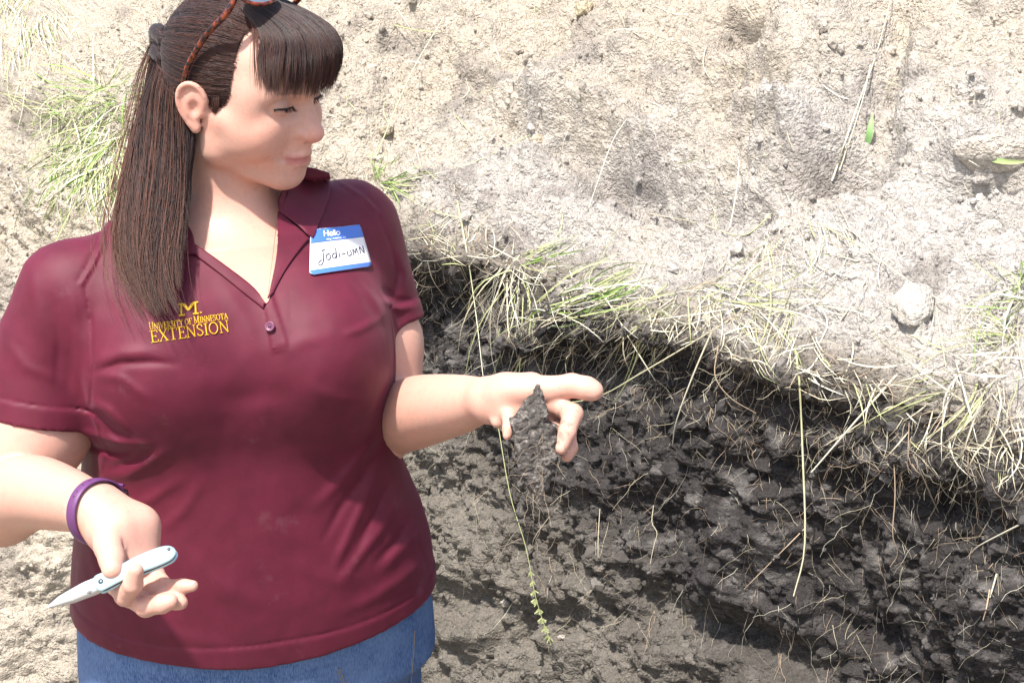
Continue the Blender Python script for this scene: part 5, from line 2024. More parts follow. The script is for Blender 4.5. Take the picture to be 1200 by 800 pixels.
# ---- watch strap on the right wrist
m_strap, t, b = mat('purple_leather', (0.115, 0.035, 0.125), 0.5)
nz = noise_node(t, 300, 4, .6)
bump(t, b, nz.outputs[0], .15, .0006)
watch = empty('watch_strap', 'purple leather watch strap with a small buckle on her wrist', 'watch strap')
wc = W(112, 600, 1.640)
wa = nrm(W(128, 610, 1.625) - W(84, 587, 1.695))
wa = nrm(wa + RGT * .55)
wu = nrm(np.cross(wa, RGT))
wv = np.cross(wa, wu)
KA = 72
an = np.arange(KA) * 2 * math.pi / KA
dirs = np.cos(an)[:, None] * wu + np.sin(an)[:, None] * wv


def skin_radius(c):
    r = np.full(KA, .008)
    for _ in range(60):
        d = SKF.ev(c + dirs * r[:, None])
        r = r + np.clip(-d + .0004, -.002, .003) * .8
    return r


prof = [(-.0056, .0006), (-.0061, .0016), (-.0053, .0026), (0, .0029), (.0053, .0026), (.0061, .0016), (.0056, .0006)]
rr = np.minimum.reduce([skin_radius(wc + wa * 0)] * 1)
for _ in range(4):
    rr = .5 * rr + .25 * (np.roll(rr, 1) + np.roll(rr, -1))
rr = np.clip(rr, .018, .034)
V = np.concatenate([wc + wa * a + dirs * (rr + h)[:, None] for a, h in prof])
i = np.arange(len(prof))[:, None] * KA
j = np.arange(KA)[None]
nP = len(prof)
Q = np.stack([i + j, i + (j + 1) % KA, ((i // KA + 1) % nP) * KA + (j + 1) % KA, ((i // KA + 1) % nP) * KA + j], -1).reshape(-1, 4)
obj('strap', make_mesh('strap', V, Q, m_strap), watch)
pxw, pyw, dw = proj(wc + dirs * (rr + .003)[:, None])
facing = ((dirs @ FWD) < -.05)
sel = lambda x, y: int(np.argmin(np.where(facing, (pxw - x) ** 2 + (pyw - y) ** 2, 1e9)))
for x, y in ((97, 587), (100, 582), (104, 577), (109, 573)):
    k_ = sel(x, y)
    v, q = disc(wc + dirs[k_] * (rr[k_] + .0027), dirs[k_], .0011, .0005, 10)
    obj('strap_hole', make_mesh('strap_hole', v, q, m_dark), watch)
kb_ = int(np.argmin((pxw - 150) ** 2 + (pyw - 576) ** 2 + 4000 * ((dirs @ UPV) < .3)))
bp = wc + dirs[kb_] * (rr[kb_] + .0042)
bt = nrm(np.cross(wa, dirs[kb_]))
fr4 = [bp + wa * sx * .0075 + bt * sy * .0065 - dirs[kb_] * (.0016 * abs(sy)) for sx, sy in ((-1, -1), (1, -1), (1, 1), (-1, 1), (-1, -1))]
ring = []
for a, c in zip(fr4[:-1], fr4[1:]):
    ring.append(tube([a, (a + c) / 2, c], .0011, 6))
ring.append(tube([bp - bt * .0065, bp + dirs[kb_] * .0006, bp + bt * .006], .0008, 6))
v, q = join(ring)
obj('buckle', make_mesh('buckle', v, q, m_dark), watch)
lp = [wc + wa * a_ + dirs[(kb_ + s) % KA] * (rr[(kb_ + s) % KA] + .0042) for a_, s in ((-.0075, 4), (0, 4), (.0075, 4))]
v, q = tube(lp, .0014, 6)
obj('keeper', make_mesh('keeper', v, q, m_strap), watch)

# ---- name sticker
m_card, t, b = mat('sticker_white', (0.66, 0.66, 0.67), 0.5)
m_blue, t, b = mat('sticker_blue', (0.065, 0.17, 0.55), 0.45)
m_ink, t, b = mat('black_ink', (0.012, 0.010, 0.035), 0.5)
m_wht, t, b = mat('sticker_lettering', (0.85, 0.85, 0.85), 0.5)
tag_ = empty('name_sticker', 'white and blue Hello name sticker on the chest of the maroon shirt', 'name tag')
TGq = np.array([[(362.5, 271.0), (420.5, 264.0)], [(361.5, 324.0), (434.5, 313.0)]])


def tagpt(u, v):
    a = TGq[0, 0] * (1 - u) + TGq[0, 1] * u
    c = TGq[1, 0] * (1 - u) + TGq[1, 1] * u
    return a * (1 - v) + c * v


_g = {}


def tag3(u, v, lift):
    p = tagpt(u, v)
    return on_cloth(p[0], p[1], lift)


# the card is stiffer than the cloth: a smoothed sheet fitted to it
NU, NV = 30, 22
us, vs = np.linspace(0, 1, NU), np.linspace(0, 1, NV)
SH = np.array([[tag3(u, v, .0016) for u in us] for v in vs])
for _ in range(30):
    S2 = SH.copy()
    S2[1:-1, 1:-1] = .25 * (SH[:-2, 1:-1] + SH[2:, 1:-1] + SH[1:-1, :-2] + SH[1:-1, 2:])
    SH = .5 * SH + .5 * S2
lift_ = max(0, max(float((on_cloth(*tagpt(us[i], vs[j])) - SH[j, i]) @ nrm(CAM - SH[j, i])) for i in range(0, NU, 3) for j in range(0, NV, 3))) + .0008
TN = nrm(np.cross(SH[-1, 0] - SH[0, -1], SH[-1, -1] - SH[0, 0]))
if TN @ (CAM - SH[0, 0]) < 0:
    TN = -TN
SH = SH + TN * lift_


def card(u, v, z=0.0):
    x, y = np.clip(u, 0, 1) * (NU - 1), np.clip(v, 0, 1) * (NV - 1)
    i, j = min(int(x), NU - 2), min(int(y), NV - 2)
    fx, fy = x - i, y - j
    return (SH[j, i] * (1 - fx) + SH[j, i + 1] * fx) * (1 - fy) + (SH[j + 1, i] * (1 - fx) + SH[j + 1, i + 1] * fx) * fy + TN * z


def sheet(u0, u1, v0, v1, z0, z1, corners, name, m, parent, nu=24, nv=12):
    """piece of the sticker with its own corners rounded; corners: radius for tl, tr, br, bl (share of height)"""
    pts = []
    asp = 1.28
    for k_, (cu, cv, a0) in enumerate(((u0, v0, math.pi), (u1, v0, 1.5 * math.pi), (u1, v1, 0), (u0, v1, .5 * math.pi))):
        r = corners[k_]
        if r == 0:
            pts.append((cu, cv))
            continue
        ccu, ccv = cu + (r / asp if cu == u0 else -r / asp), cv + (r if cv == v0 else -r)
        for q in range(6):
            a = a0 + q / 5 * math.pi / 2
            pts.append((ccu + r / asp * math.cos(a), ccv + r * math.sin(a)))
    # rows between the left and right outline
    pts = np.array(pts)
    V = []
    for v in np.linspace(v0, v1, nv):
        xs = []
        for a, c in zip(pts, np.roll(pts, -1, 0)):
            if (a[1] - v) * (c[1] - v) <= 0 and abs(a[1] - c[1]) > 1e-9:
                xs.append(a[0] + (c[0] - a[0]) * (v - a[1]) / (c[1] - a[1]))
        l, r_ = (min(xs), max(xs)) if xs else (u0, u1)
        V.append([(l + (r_ - l) * s, v) for s in np.linspace(0, 1, nu)])
    V = np.array(V)
    T3 = np.array([[card(*p, z1) for p in r] for r in V])
    B3 = np.array([[card(*p, z0) for p in r] for r in V])
    idx = np.arange(nu * nv).reshape(nv, nu)
    a, b_, c, d = idx[:-1, :-1].ravel(), idx[:-1, 1:].ravel(), idx[1:, 1:].ravel(), idx[1:, :-1].ravel()
    o = nu * nv
    rim = np.concatenate([idx[0, :], idx[1:, -1], idx[-1, -2::-1], idx[-2:0:-1, 0]])
    r2 = np.roll(rim, -1)
    Q = np.concatenate([np.stack([d, c, b_, a], 1), np.stack([a, b_, c, d], 1) + o, np.stack([rim, r2, r2 + o, rim + o], 1)])
    return obj(name, make_mesh(name, np.concatenate([T3.reshape(-1, 3), B3.reshape(-1, 3)]), Q, m), parent)


sheet(0, 1, 0, 1, 0, .0003, (.09, .09, .09, .09), 'card', m_card, tag_, 28, 26)
sheet(.003, .997, .003, .30, .00033, .00042, (.09, .09, 0, 0), 'header_band', m_blue, tag_)
sheet(.003, .997, .895, .997, .00033, .00042, (0, 0, .085, .085), 'footer_band', m_blue, tag_)


def scrawl(glyphs, r, z, w=None):
    out = []
    for pts in glyphs:
        p = np.array(pts, float)
        k = max(6, int(np.sum(np.hypot(*np.diff(p, axis=0).T)) / .018))
        p = bez(p, k) if len(p) > 2 else p[0] + (p[1] - p[0]) * np.linspace(0, 1, k)[:, None]
        out.append(tube(np.array([card(a, c, z) for a, c in p]), r, 5))
    return join(out)


def place(gl, x, y, sx, sy):
    return [[(x + a * sx, y - c * sy) for a, c in s] for s in gl]


SANS = {'H': [[(0, 0), (0, 1)], [(.6, 0), (.6, 1)], [(0, .52), (.6, .52)]], 'e': [[(.05, .33), (.5, .33), (.48, .55), (.27, .66), (.05, .5), (.02, .25), (.15, .02), (.35, 0), (.5, .12)]],
        'l': [[(0, 0), (0, 1)]], 'o': [[(.27, 0), (.5, .12), (.54, .33), (.45, .58), (.27, .66), (.08, .58), (0, .33), (.06, .1), (.27, 0)]],
        'm': [[(0, 0), (0, .66)], [(0, .45), (.15, .64), (.32, .6), (.34, 0)], [(.34, .45), (.5, .64), (.66, .6), (.68, 0)]], 'y': [[(0, .66), (.26, .05)], [(.5, .66), (.22, -.2), (.05, -.26)]],
        'n': [[(0, 0), (0, .66)], [(0, .42), (.2, .65), (.42, .58), (.44, 0)]], 'a': [[(.48, .66), (.48, 0)], [(.48, .5), (.27, .66), (.05, .52), (.02, .2), (.2, 0), (.48, .16)]],
        'i': [[(0, 0), (0, .66)], [(0, .88), (0, .95)]], 's': [[(.42, .56), (.25, .66), (.06, .55), (.1, .38), (.36, .28), (.42, .12), (.22, 0), (.02, .1)]]}
ADV = {'H': .82, 'e': .68, 'l': .2, 'o': .72, 'm': .86, 'y': .62, 'n': .62, 'a': .66, 'i': .2, 's': .6, ' ': .4}


def typeset(s, x, y, sx, sy):
    out = []
    for c in s:
        if c != ' ':
            out += place(SANS[c], x, y, sx, sy)
        x += ADV[c] * sx
    return out


v, q = scrawl(typeset('Hello', .27, .185, .122, .130), .00062, .00042)
obj('lettering', make_mesh('lettering', v, q, m_wht), tag_, label='bold white Hello lettering')
v, q = scrawl(typeset('my name is', .31, .272, .062, .052), .00022, .00042)
obj('lettering', make_mesh('lettering', v, q, m_wht), tag_, label='tiny white line of lettering under Hello')
HW = [[(.225, .47), (.235, .62), (.215, .76), (.17, .80), (.15, .74), (.20, .68)], [(.20, .47), (.26, .46)],
      [(.32, .56), (.28, .60), (.285, .68), (.325, .70), (.355, .64), (.33, .565), (.32, .56)], [(.435, .57), (.395, .59), (.39, .67), (.43, .68), (.45, .60), (.452, .46), (.455, .69)],
      [(.505, .58), (.508, .69)], [(.503, .51), (.506, .52)], [(.545, .62), (.605, .61)],
      [(.645, .56), (.645, .65), (.675, .67), (.705, .64), (.705, .55)], [(.74, .67), (.748, .53), (.778, .62), (.808, .52), (.825, .66)], [(.865, .66), (.868, .50), (.925, .64), (.928, .48)]]
v, q = scrawl([[(a, c + .02) for a, c in s] for s in HW], .00062, .00040)
obj('handwriting', make_mesh('handwriting', v, q, m_ink), tag_, label='handwritten black name')

# ---- sunglasses pushed up into her hair
m_tort, t, b = mat('tortoiseshell', (0.10, 0.03, 0.015), 0.2, spec=0.5)
nz = noise_node(t, 170, 3, .6)
rp = ramp(t, nz.outputs[0], [(.42, (.012, .006, .005)), (.50, (.10, .018, .008)), (.62, (.22, .045, .015))])
t.links.new(rp.outputs[0], b.inputs['Base Color'])
m_lens, t, b = mat('lens', (0.10, 0.13, 0.17), 0.06, spec=0.8)
b.inputs['Coat Weight'].default_value = 0.8
sg = empty('sunglasses', 'tortoiseshell sunglasses pushed up on top of her hair', 'sunglasses')
lc = {s: np.array([s * 32.0, 27.0, 147.0]) for s in (-1, 1)}
ln_ = nrm([0, .45, .9])                        # the way the lenses face, in the head's frame
lu = np.array([1.0, 0, 0])
lv = np.cross(ln_, lu)
an = np.linspace(0, 2 * math.pi, 41)
for s in (-1, 1):
    R_ = [lc[s] + 28 * math.copysign(abs(math.cos(a)) ** .8, math.cos(a)) * lu + 22 * math.copysign(abs(math.sin(a)) ** .8, math.sin(a)) * lv + ln_ * (-3 * (math.cos(a)) ** 2) for a in an]
    v, q = tube(fromh(R_), .0023, 8)
    obj('rim', make_mesh('rim', v, q, m_tort), sg)
    R2 = np.array(R_[:-1])
    V = np.concatenate([lc[s][None] + ln_ * 2.2, lc[s] + (R2 - lc[s]) * .55 + ln_ * 1.4, R2, lc[s][None] + ln_ * .6, lc[s] + (R2 - lc[s]) * .55 - ln_ * .2, R2 - ln_ * 1.4])
    i = np.arange(40)
    j = (i + 1) % 40
    T = np.concatenate([np.stack([0 * i, 1 + i, 1 + j], 1), np.stack([0 * i + 81, 82 + j, 82 + i], 1)])
    Qd = np.concatenate([np.stack([1 + i, 41 + i, 41 + j, 1 + j], 1), np.stack([82 + j, 122 + j, 122 + i, 82 + i], 1)])
    obj('lens', make_mesh('lens', fromh(V), [T, Qd], m_lens), sg)
    hinge = lc[s] + s * 29 * lu + np.array([s * 3, -2, 0])
    arm = [tuple(hinge), (s * 74, 20, 124), (s * 79.5, 2, 98), (s * 82.5, -14, 66), (s * 83, -22, 44), (s * 80, -26, 26)]
    pts = bez(fromh(arm), 40)
    w_ = np.interp(np.linspace(0, 1, 40), [0, .15, .8, 1], [.0030, .0034, .0032, .0026])
    v, q = tube(pts, w_, 8)
    obj('arm', make_mesh('arm', v, q, m_tort), sg)
br = [(-4.5, 29, 156), (0, 30, 158), (4.5, 29, 156)]
v, q = tube(fromh(br), .0024, 8)
obj('bridge', make_mesh('bridge', v, q, m_tort), sg)
# ------------------------------------------------------------------ grass, straw, roots
m_grass, t, b = mat('grass_blade', (0.4, 0.4, 0.2), 0.55, spec=0.25)
t.links.new(attr(t, 'tint').outputs['Color'], b.inputs['Base Color'])
STRAW = np.array([.52, .47, .34])
WHITE = np.array([.58, .56, .45])
OLIVE = np.array([.38, .41, .20])
GREEN = np.array([.20, .31, .075])
BROWN = np.array([.235, .180, .130])


def soil_d(px, py):
    p, _ = on_soil(px, py)
    return proj(p)[2] if p is not None else None


def path3(pts, hang=0.0, bulge=0.02, lift=.004, n=9, dtip=None):
    """pixel polyline -> points in front of the soil; hang: how far the free end stands off it"""
    q = bez(pts, n)
    sd = [soil_d(*p) for p in q]
    last = next((s for s in sd if s), 2.4)
    for i, s in enumerate(sd):
        if s is None:
            sd[i] = last
        last = sd[i]
    sd = np.array(sd)
    tt = np.linspace(0, 1, n)
    d0 = sd[0] - lift * .3
    d1 = (sd[-1] - lift - hang) if dtip is None else d0 + dtip
    d = d0 + (d1 - d0) * tt - bulge * np.sin(np.pi * tt)
    d = np.minimum(d, sd - lift * (.3 + .7 * np.minimum(tt * 4, 1)))
    for _ in range(2):
        d[1:-1] = np.minimum(.5 * d[1:-1] + .25 * (d[:-2] + d[2:]), sd[1:-1] - lift * .3)
    return np.array([W(x, y, dd) for (x, y), dd in zip(q, d)])


def blade(P, w, col, col2=None, fold=.35, twist=0.0):
    """grass blade: folded strip with a keel, tapered"""
    n = len(P)
    T = np.gradient(P, axis=0)
    T /= np.linalg.norm(T, axis=1)[:, None] + 1e-12
    tc_ = np.cross(T, FWD)
    tc_ /= np.linalg.norm(tc_, axis=1)[:, None] + 1e-9
    nn_ = np.cross(tc_, T)
    a = twist + np.linspace(0, rng.normal(0, .5), n)
    A = np.cos(a)[:, None] * tc_ + np.sin(a)[:, None] * nn_
    B = np.cross(A, T)
    tp = np.interp(np.linspace(0, 1, n), [0, .15, .6, 1], [.7, 1, .85, .08]) * w / 2
    L = P + A * tp[:, None]
    R_ = P - A * tp[:, None]
    K = P + B * (tp * fold * 2)[:, None]
    V = np.stack([L, K, R_], 1).reshape(-1, 3)
    i = np.arange(n - 1) * 3
    Q = np.concatenate([np.stack([i, i + 1, i + 4, i + 3], 1), np.stack([i + 1, i + 2, i + 5, i + 4], 1)])
    c = np.array(col)[None] if col2 is None else np.array(col)[None] * (1 - np.linspace(0, 1, n))[:, None] + np.array(col2)[None] * np.linspace(0, 1, n)[:, None]
    return V, Q, np.repeat(np.broadcast_to(c, (n, 3)), 3, 0)


def stalk(P, r, col, col2=None, k=5, taper=.5):
    n = len(P)
    V, Q = tube(P, np.interp(np.linspace(0, 1, n), [0, 1], [r, r * taper]), k)
    c = np.broadcast_to(np.array(col)[None], (n, 3)) if col2 is None else np.array(col)[None] * (1 - np.linspace(0, 1, n))[:, None] + np.array(col2)[None] * np.linspace(0, 1, n)[:, None]
    return V, Q, np.repeat(c, k, 0)


def gather(parts):
    V, Q = join([(p[0], p[1]) for p in parts])
    return V, Q, np.concatenate([p[2] for p in parts])


def put(name, parts, m, **kw):
    V, Q, c = gather(parts)
    return obj(name, make_mesh(name, V, Q, m, cols={'tint': np.clip(c, .01, .7)}), **kw)


def pick(pal):
    cs, ws = zip(*pal)
    return cs[rng.choice(len(cs), p=np.array(ws) / sum(ws))] * (0.8 + .4 * rng.random())


def tuft(name, label, fans, group=None, cat='grass'):
    """fans: (root x, y, spread x, y, n, angle mean, sd (deg, 0 right, 90 up), length lo, hi, sag px, width mm, palette, bulge)"""
    parts = []
    for (rx, ry, sx, sy, n, am, asd, l0, l1, sag, w, pal, bl) in fans:
        for _ in range(n):
            x, y = rx + rng.normal(0, sx), ry + rng.normal(0, sy)
            a = math.radians(rng.normal(am, asd * 1.35))
            L = rng.uniform(l0, l1)
            ux, uy = math.cos(a), -math.sin(a)
            bend = rng.normal(0, .10) * L
            pts = [(x, y), (x + ux * L * .35 - uy * bend, y + uy * L * .35 + ux * bend + sag * .08), (x + ux * L * .7 - uy * bend, y + uy * L * .7 + ux * bend + sag * .40), (x + ux * L, y + uy * L + sag)]
            P = path3(pts, hang=rng.uniform(0, .02), bulge=rng.uniform(.2, 1) * bl, n=8)
            c = pick(pal)
            parts.append(blade(P, w * .00085 * rng.uniform(.35, 1.2), c * .9, c, twist=rng.uniform(-.9, .9)))
    return put(name, parts, m_grass, label=label, cat=cat, group=group)


GR = 'grass tufts on the bank'
mixg = [(WHITE, 3), (OLIVE, 3), (GREEN, 2), (STRAW, 2)]
pale = [(WHITE, 4), (STRAW, 4), (OLIVE, 2)]
green = [(GREEN, 4), (OLIVE, 4), (WHITE, 1)]
tuft('grass_tuft', 'big green and straw tuft sprawling on the slope beside her hair', [
    (118, 178, 24, 16, 110, 236, 22, 40, 100, 6, 4.2, [(WHITE, 2), (OLIVE, 4), (GREEN, 2)], .04), (125, 120, 22, 14, 50, 200, 30, 40, 110, 4, 3.6, [(WHITE, 2), (OLIVE, 4), (GREEN, 3)], .04),
    (128, 168, 18, 14, 90, 245, 24, 40, 92, 6, 3.4, mixg, .03), (120, 160, 16, 14, 74, 25, 22, 40, 110, -4, 3.0, mixg, .03), (95, 140, 22, 18, 70, 205, 35, 40, 110, 8, 3.0, mixg, .03),
    (150, 185, 14, 8, 34, 262, 12, 40, 70, 4, 4.0, [(WHITE, 3), (OLIVE, 2)], .02), (140, 110, 16, 10, 26, 30, 14, 30, 60, 0, 2.8, green, .02), (70, 190, 26, 16, 40, 170, 60, 20, 60, 0, 2.4, pale, .02)], GR)
tuft('grass_tuft', 'straw tuft hanging into the picture at the upper left corner', [
    (32, -6, 18, 8, 54, 262, 22, 40, 120, 4, 3.0, mixg, .03), (12, 10, 10, 10, 26, 270, 18, 60, 160, 4, 3.0, [(OLIVE, 2), (WHITE, 2)], .02), (60, 6, 14, 6, 12, 285, 24, 30, 70, 0, 2.4, pale, .02)], GR)
tuft('grass_tuft', 'little green tuft just behind the shoulder of her shirt', [
    (448, 214, 5, 4, 14, 15, 18, 24, 60, 0, 3.0, green, .02), (442, 210, 5, 5, 12, 70, 22, 18, 46, 0, 2.6, green, .02), (444, 214, 5, 4, 10, 190, 40, 14, 36, 6, 2.6, mixg, .02), (452, 222, 4, 4, 8, 280, 16, 20, 40, 0, 2.6, green, .01)], GR)
tuft('grass_tuft', 'pale tuft hanging straight down over the dark face beside her elbow', [
    (604, 318, 10, 6, 16, 262, 7, 80, 160, 6, 2.8, [(WHITE, 4), (OLIVE, 3), (STRAW, 1)], .05), (596, 312, 10, 6, 16, 240, 12, 60, 130, 6, 2.4, [(WHITE, 3), (STRAW, 2)], .04), (615, 302, 8, 5, 16, 12, 12, 40, 90, 0, 2.4, green, .02)], GR)
tuft('grass_tuft', 'bright green tuft leaning to the right on the lip of the cut', [
    (640, 362, 16, 8, 34, 22, 7, 80, 130, 0, 3.0, [(OLIVE, 4), (GREEN, 3), (WHITE, 3)], .04), (650, 372, 18, 8, 20, 205, 14, 30, 70, 16, 2.6, pale, .04), (690, 350, 18, 6, 16, 25, 8, 40, 70, 0, 3.2, [(GREEN, 3), (OLIVE, 2)], .03)], GR)
tuft('grass_tuft', 'wide straw tuft spilling over the lip in the middle of the bank', [
    (812, 340, 38, 12, 26, 215, 14, 60, 150, 14, 2.6, pale, .05), (830, 345, 34, 10, 28, 15, 14, 60, 120, 4, 2.8, [(STRAW, 3), (OLIVE, 3), (WHITE, 3)], .03), (770, 362, 36, 12, 20, 240, 16, 40, 100, 8, 2.4, pale, .04), (850, 350, 34, 10, 18, 285, 22, 30, 80, 6, 2.2, pale, .03)], GR)
tuft('grass_tuft', 'dry tangled tuft just left of the large pale block', [
    (930, 345, 24, 16, 30, 60, 45, 40, 90, 0, 2.2, [(WHITE, 4), (STRAW, 3), (OLIVE, 1)], .04), (915, 372, 30, 14, 22, 250, 30, 30, 90, 6, 2.2, pale, .04), (960, 300, 24, 14, 18, 100, 40, 30, 70, 0, 2.0, pale, .02)], GR)
tuft('grass_tuft', 'yellow green straw tuft drooping over the lip at the lower right', [
    (1140, 445, 30, 18, 22, 210, 24, 50, 120, 14, 2.8, [(STRAW, 3), (OLIVE, 3), (WHITE, 3)], .06), (1165, 455, 28, 22, 20, 238, 26, 40, 100, 10, 2.6, pale, .06), (1120, 430, 26, 16, 16, 150, 25, 30, 90, 0, 2.4, pale, .03), (1182, 480, 20, 18, 12, 250, 22, 30, 80, 6, 2.4, [(STRAW, 2), (BROWN, 1)], .05)], GR)
tuft('grass_tuft', 'green and straw tuft leaning in at the right edge above the pale clod', [
    (1195, 350, 10, 12, 26, 200, 28, 30, 90, 8, 3.0, mixg, .03), (1190, 395, 14, 8, 26, 175, 16, 50, 110, 4, 2.6, mixg, .04), (1200, 320, 6, 8, 14, 230, 20, 20, 50, 4, 3.0, green, .02)], GR)

# single stems that can be picked out
SG = 'single grass stalks on the bank'
for nm, lb, pts, r, c0, c1, hang in (
    ('grass_stalk', 'long yellow green stem hanging down the dark face to a bent tip', [(928, 385), (936, 440), (941, 540), (943, 640), (930, 698)], .0019, OLIVE * 1.15, STRAW, .07),
    ('grass_stalk', 'thick straw stem slanting over the dark face from the lower right tuft', [(1052, 438), (1010, 485), (951, 553)], .0020, STRAW, WHITE, .08),
    ('grass_stalk', 'tall pale green stem standing before the lip beside her shoulder', [(536, 236), (548, 300), (558, 370), (566, 440)], .0015, OLIVE * 1.2, WHITE, .06),
    ('grass_stalk', 'bent whitish stem hanging below the lip near her fingertips', [(838, 380), (812, 440), (793, 492), (788, 520)], .0016, STRAW * .8, WHITE, .05),
    ('grass_stalk', 'straight straw stem running down to the left from the lip toward her hand', [(880, 360), (760, 432), (690, 468), (610, 470)], .0013, STRAW, OLIVE, .06),
    ('grass_stalk', 'short straw stem pointing down to the right under the straw fringe', [(728, 380), (748, 414), (768, 446)], .0015, STRAW, WHITE, .05),
    ('grass_stalk', 'long thin stem lying diagonally across the pale slope behind her shoulder', [(462, 214), (540, 196), (622, 158)], .0013, WHITE, OLIVE, .01),
    ('grass_stalk', 'faint stem lying up the slope above the hollow', [(690, 244), (716, 170), (734, 140)], .0011, WHITE, WHITE, .01),
    ('grass_stalk', 'pale stem running up the right side of the slope', [(975, 212), (1003, 130), (1028, 60), (1046, -10)], .0016, WHITE, STRAW, .01),
    ('grass_stalk', 'bowed straw stem beside the green leaf on the slope', [(984, 200), (1010, 120), (1020, 76)], .0012, STRAW, WHITE, .02),
    ('grass_stalk', 'straw stem crossing the slope high beside the fringe of her hair', [(438, 190), (480, 90), (520, 20)], .0014, OLIVE, WHITE, .01),
    ('grass_stalk', 'short green stem lying across another at the top of the slope', [(462, 30), (490, 36), (516, 38)], .0015, OLIVE, OLIVE, .01),
    ('grass_stalk', 'stem arching from the hollow over the pale slope in the middle', [(905, 250), (870, 276), (820, 262), (760, 250)], .0013, OLIVE, STRAW, .02),
    ('grass_stalk', 'whitish straw arching over the brown block of the lip', [(855, 268), (862, 230), (866, 190), (862, 180)], .0011, WHITE, WHITE, .02),
    ('grass_stalk', 'straw stem leaning against the large pale block', [(985, 376), (1002, 350), (1018, 322)], .0013, WHITE, STRAW, .02),
    ('grass_stalk', 'thin stem across the pale slope above the large block', [(960, 262), (1010, 290), (1066, 330), (1110, 356)], .0012, OLIVE, WHITE, .01),
    ('grass_stalk', 'straw stem crossing the lower right tuft to the upper left', [(1128, 470), (1094, 446), (1060, 420)], .0017, STRAW, WHITE, .03),
    ('grass_stalk', 'short dry stem dangling under the lip left of the knobbly clod', [(1100, 600), (1082, 560), (1070, 532)], .0010, BROWN, STRAW, .03)):
    P = path3(pts, hang=hang, bulge=.02, n=16)
    put(nm, [stalk(P, r, c0, c1)], m_grass, label=lb, cat='grass stalk', group=SG)
# flowering stem with its seed head
P = path3([(584, 500), (598, 580), (616, 640), (628, 700), (646, 756)], hang=.03, bulge=.03, n=22)
st_ = [stalk(P, .0009, OLIVE * .8, OLIVE * .8)]
for i in range(90):
    k_ = rng.uniform(.64, 1.0) * 21
    p = P[min(21, int(k_))] + rng.normal(0, .0012, 3)
    dr = nrm(np.array([rng.normal(0, 1), 0, -1.6 + rng.normal(0, .3)]))
    st_.append(blade(np.array([p, p + dr * .004, p + dr * .008, p + dr * .009]), .0022, OLIVE * .9, OLIVE * 1.1))
put('seed_stalk', st_, m_grass, label='drooping green grass stem with a seed head before the brown subsoil', cat='grass stalk')
P = path3([(1017, 168), (1020, 150), (1023, 132)], hang=.02, bulge=.01, n=8)
put('leaf', [blade(P, .011, np.array([.15, .28, .10]), np.array([.22, .36, .14]), fold=.2)], m_grass, label='small bright green leaf standing on the pale slope', cat='leaf')
P = path3([(1162, 187), (1185, 190), (1212, 188)], hang=.03, bulge=.01, n=8)
put('leaf', [blade(P, .008, np.array([.22, .34, .12]), OLIVE * 1.2, fold=.2)], m_grass, label='green blade entering over the half buried block at the right edge', cat='leaf')

# straw litter along the lip and down the slope
LIPX = [470, 490, 560, 600, 700, 800, 850, 900, 1000, 1100, 1200, 1240]
LIPY = [270, 280, 305, 330, 372, 385, 400, 420, 462, 520, 556, 575]
parts = []
for _ in range(430):
    x = rng.uniform(480, 1215)
    y = np.interp(x, LIPX, LIPY) + rng.normal(-16, 20)
    a = rng.normal(20, 40) if rng.random() < .6 else rng.normal(250, 40)
    L = rng.uniform(14, 60)
    ux, uy = math.cos(math.radians(a)), -math.sin(math.radians(a))
    bd = rng.normal(0, .12) * L
    P = path3([(x, y), (x + ux * L * .5 - uy * bd, y + uy * L * .5 + ux * bd), (x + ux * L, y + uy * L + 3)], hang=rng.uniform(0, .02), bulge=rng.uniform(0, .02), n=6)
    c = pick([(WHITE, 3), (STRAW, 4), (BROWN, 2), (OLIVE, 1)])
    parts.append(blade(P, .0016 * rng.uniform(.5, 1.3), c, c * 1.1, twist=rng.uniform(-1, 1)))
for _ in range(240):
    x, y = rng.uniform(0, 1200), rng.uniform(0, 330)
    if rng.random() < .3:
        x, y = rng.uniform(0, 160), rng.uniform(20, 300)
    a = rng.choice([rng.normal(60, 22), rng.normal(170, 30), rng.normal(-30, 30)])
    L = rng.uniform(10, 60)
    ux, uy = math.cos(math.radians(a)), -math.sin(math.radians(a))
    bd = rng.normal(0, .1) * L
    P = path3([(x, y), (x + ux * L * .5 - uy * bd, y + uy * L * .5 + ux * bd), (x + ux * L, y + uy * L)], hang=.004, bulge=.006, lift=.003, n=6)
    c = pick([(WHITE, 4), (STRAW, 3), (OLIVE, 2)])
    parts.append(blade(P, .0015 * rng.uniform(.5, 1.3), c, c * 1.1, twist=rng.uniform(-1, 1)))
put('straw_litter', parts, m_grass, kind='stuff')

# matted dead roots under the lip and fine roots on the face


def root_walk(x, y, L, ang, wob, r, lift, c):
    k_ = max(5, int(L / 7))
    pts = [(x, y)]
    a = ang
    for _ in range(k_ - 1):
        a += rng.normal(0, wob)
        a = ang + (a - ang) * .85
        pts.append((pts[-1][0] + math.cos(a) * L / k_, pts[-1][1] - math.sin(a) * L / k_))
    sd = [soil_d(*p) for p in pts]
    if any(s is None for s in sd):
        return None
    sd = np.array(sd)
    lf = lift * (np.abs(np.cumsum(rng.normal(0, .5, k_))) * .5 + .15)
    d = np.minimum.accumulate(sd + .02)
    d = np.minimum(sd - lf, d)
    for _ in range(2):
        d[1:-1] = np.minimum(.5 * d[1:-1] + .25 * (d[:-2] + d[2:]), sd[1:-1] - .0008)
    P = np.array([W(px, py, dd) for (px, py), dd in zip(pts, d)])
    return stalk(P, r, c, c * 1.1, k=3, taper=.4)


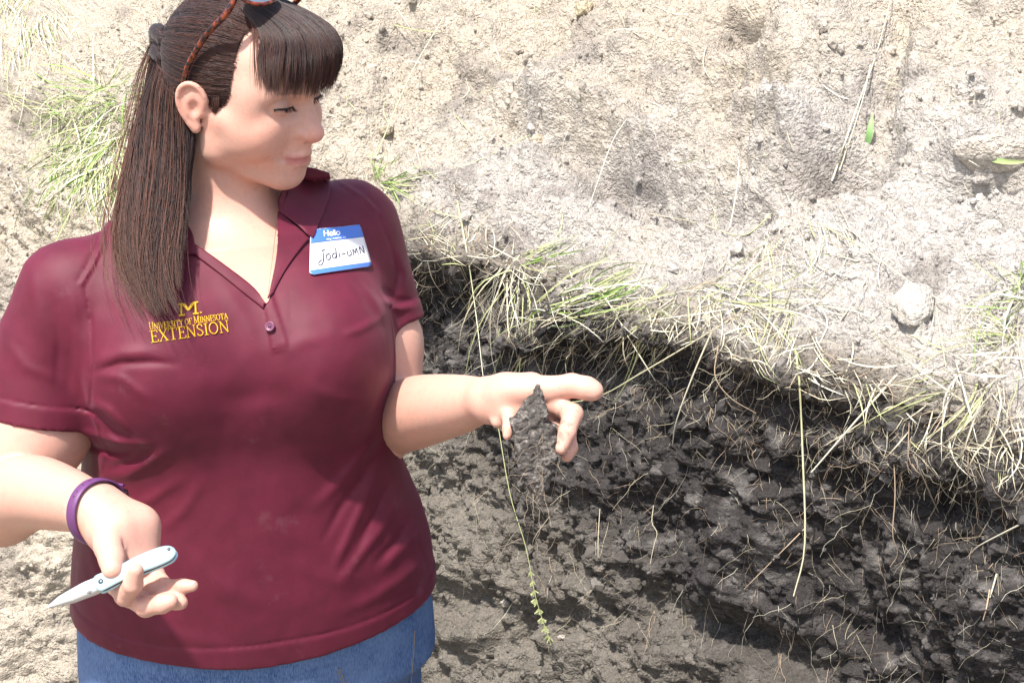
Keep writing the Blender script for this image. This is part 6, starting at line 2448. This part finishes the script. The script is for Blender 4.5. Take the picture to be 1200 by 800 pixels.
parts = []
while len(parts) < 480:
    x = rng.uniform(482, 1215)
    y = np.interp(x, LIPX, LIPY) + rng.normal(38, 28)
    s = root_walk(x, y, rng.uniform(14, 62), math.radians(rng.normal(262, 42)), .5, rng.uniform(.00025, .0008), .006, pick([(BROWN * 1.1, 4), (STRAW * .75, 4), (WHITE * .8, 2)]))
    if s:
        parts.append(s)
while len(parts) < 1100:
    x = rng.uniform(475, 1215)
    y0 = np.interp(x, LIPX, LIPY)
    y = y0 + 40 + rng.random() ** 1.5 * 330
    if y > 830:
        continue
    s = root_walk(x, y, rng.uniform(12, 75), math.radians(rng.normal(264, 26) if rng.random() < .8 else rng.uniform(0, 360)), .30, rng.uniform(.00018, .0006), .005, pick([(BROWN * 1.3, 4), (STRAW * .7, 3), (WHITE * .75, 2)]))
    if s:
        parts.append(s)
put('fine_roots', parts, m_root, kind='stuff')
RGp = 'single roots hanging from the cut face'
for lb, pts, r, c in (
    ('pale branching root trailing low on the right side of the dark face', [(1200, 612), (1172, 626), (1146, 640), (1134, 652)], .0012, WHITE * .8),
    ('reddish root hanging straight down the middle of the dark face', [(1047, 530), (1049, 580), (1046, 625), (1052, 648), (1043, 664)], .0010, BROWN * 1.5),
    ('long thin root slanting down to the left beside the hanging stem', [(944, 618), (914, 648), (886, 676), (872, 690)], .0009, BROWN * 1.6),
    ('forked root in the dark face below her hand', [(660, 560), (656, 590), (648, 600), (626, 630), (625, 645)], .0009, STRAW * .8),
    ('thin root hanging down the subsoil in the middle of the face', [(703, 596), (701, 630), (701, 658)], .0008, STRAW * .8),
    ('kinked root hanging in the dark soil above the brown layer', [(766, 592), (764, 612), (770, 624), (766, 640), (762, 660)], .0009, STRAW * .75),
    ('twisted root dropping from the matted lip over the black pocket', [(842, 404), (838, 440), (856, 466), (886, 484)], .0011, BROWN * 1.5),
    ('whitish root tip poking out low at the right edge', [(1168, 672), (1163, 690), (1160, 700)], .0013, WHITE * .8),
    ('pinkish root tip beside the whitish one low at the right', [(1160, 690), (1156, 712), (1152, 726)], .0012, BROWN * 1.7)):
    P = path3(pts, hang=.006, bulge=.004, lift=.003, n=14)
    put('root', [stalk(P, r, c, c * 1.1)], m_root, label=lb, cat='root', group=RGp)
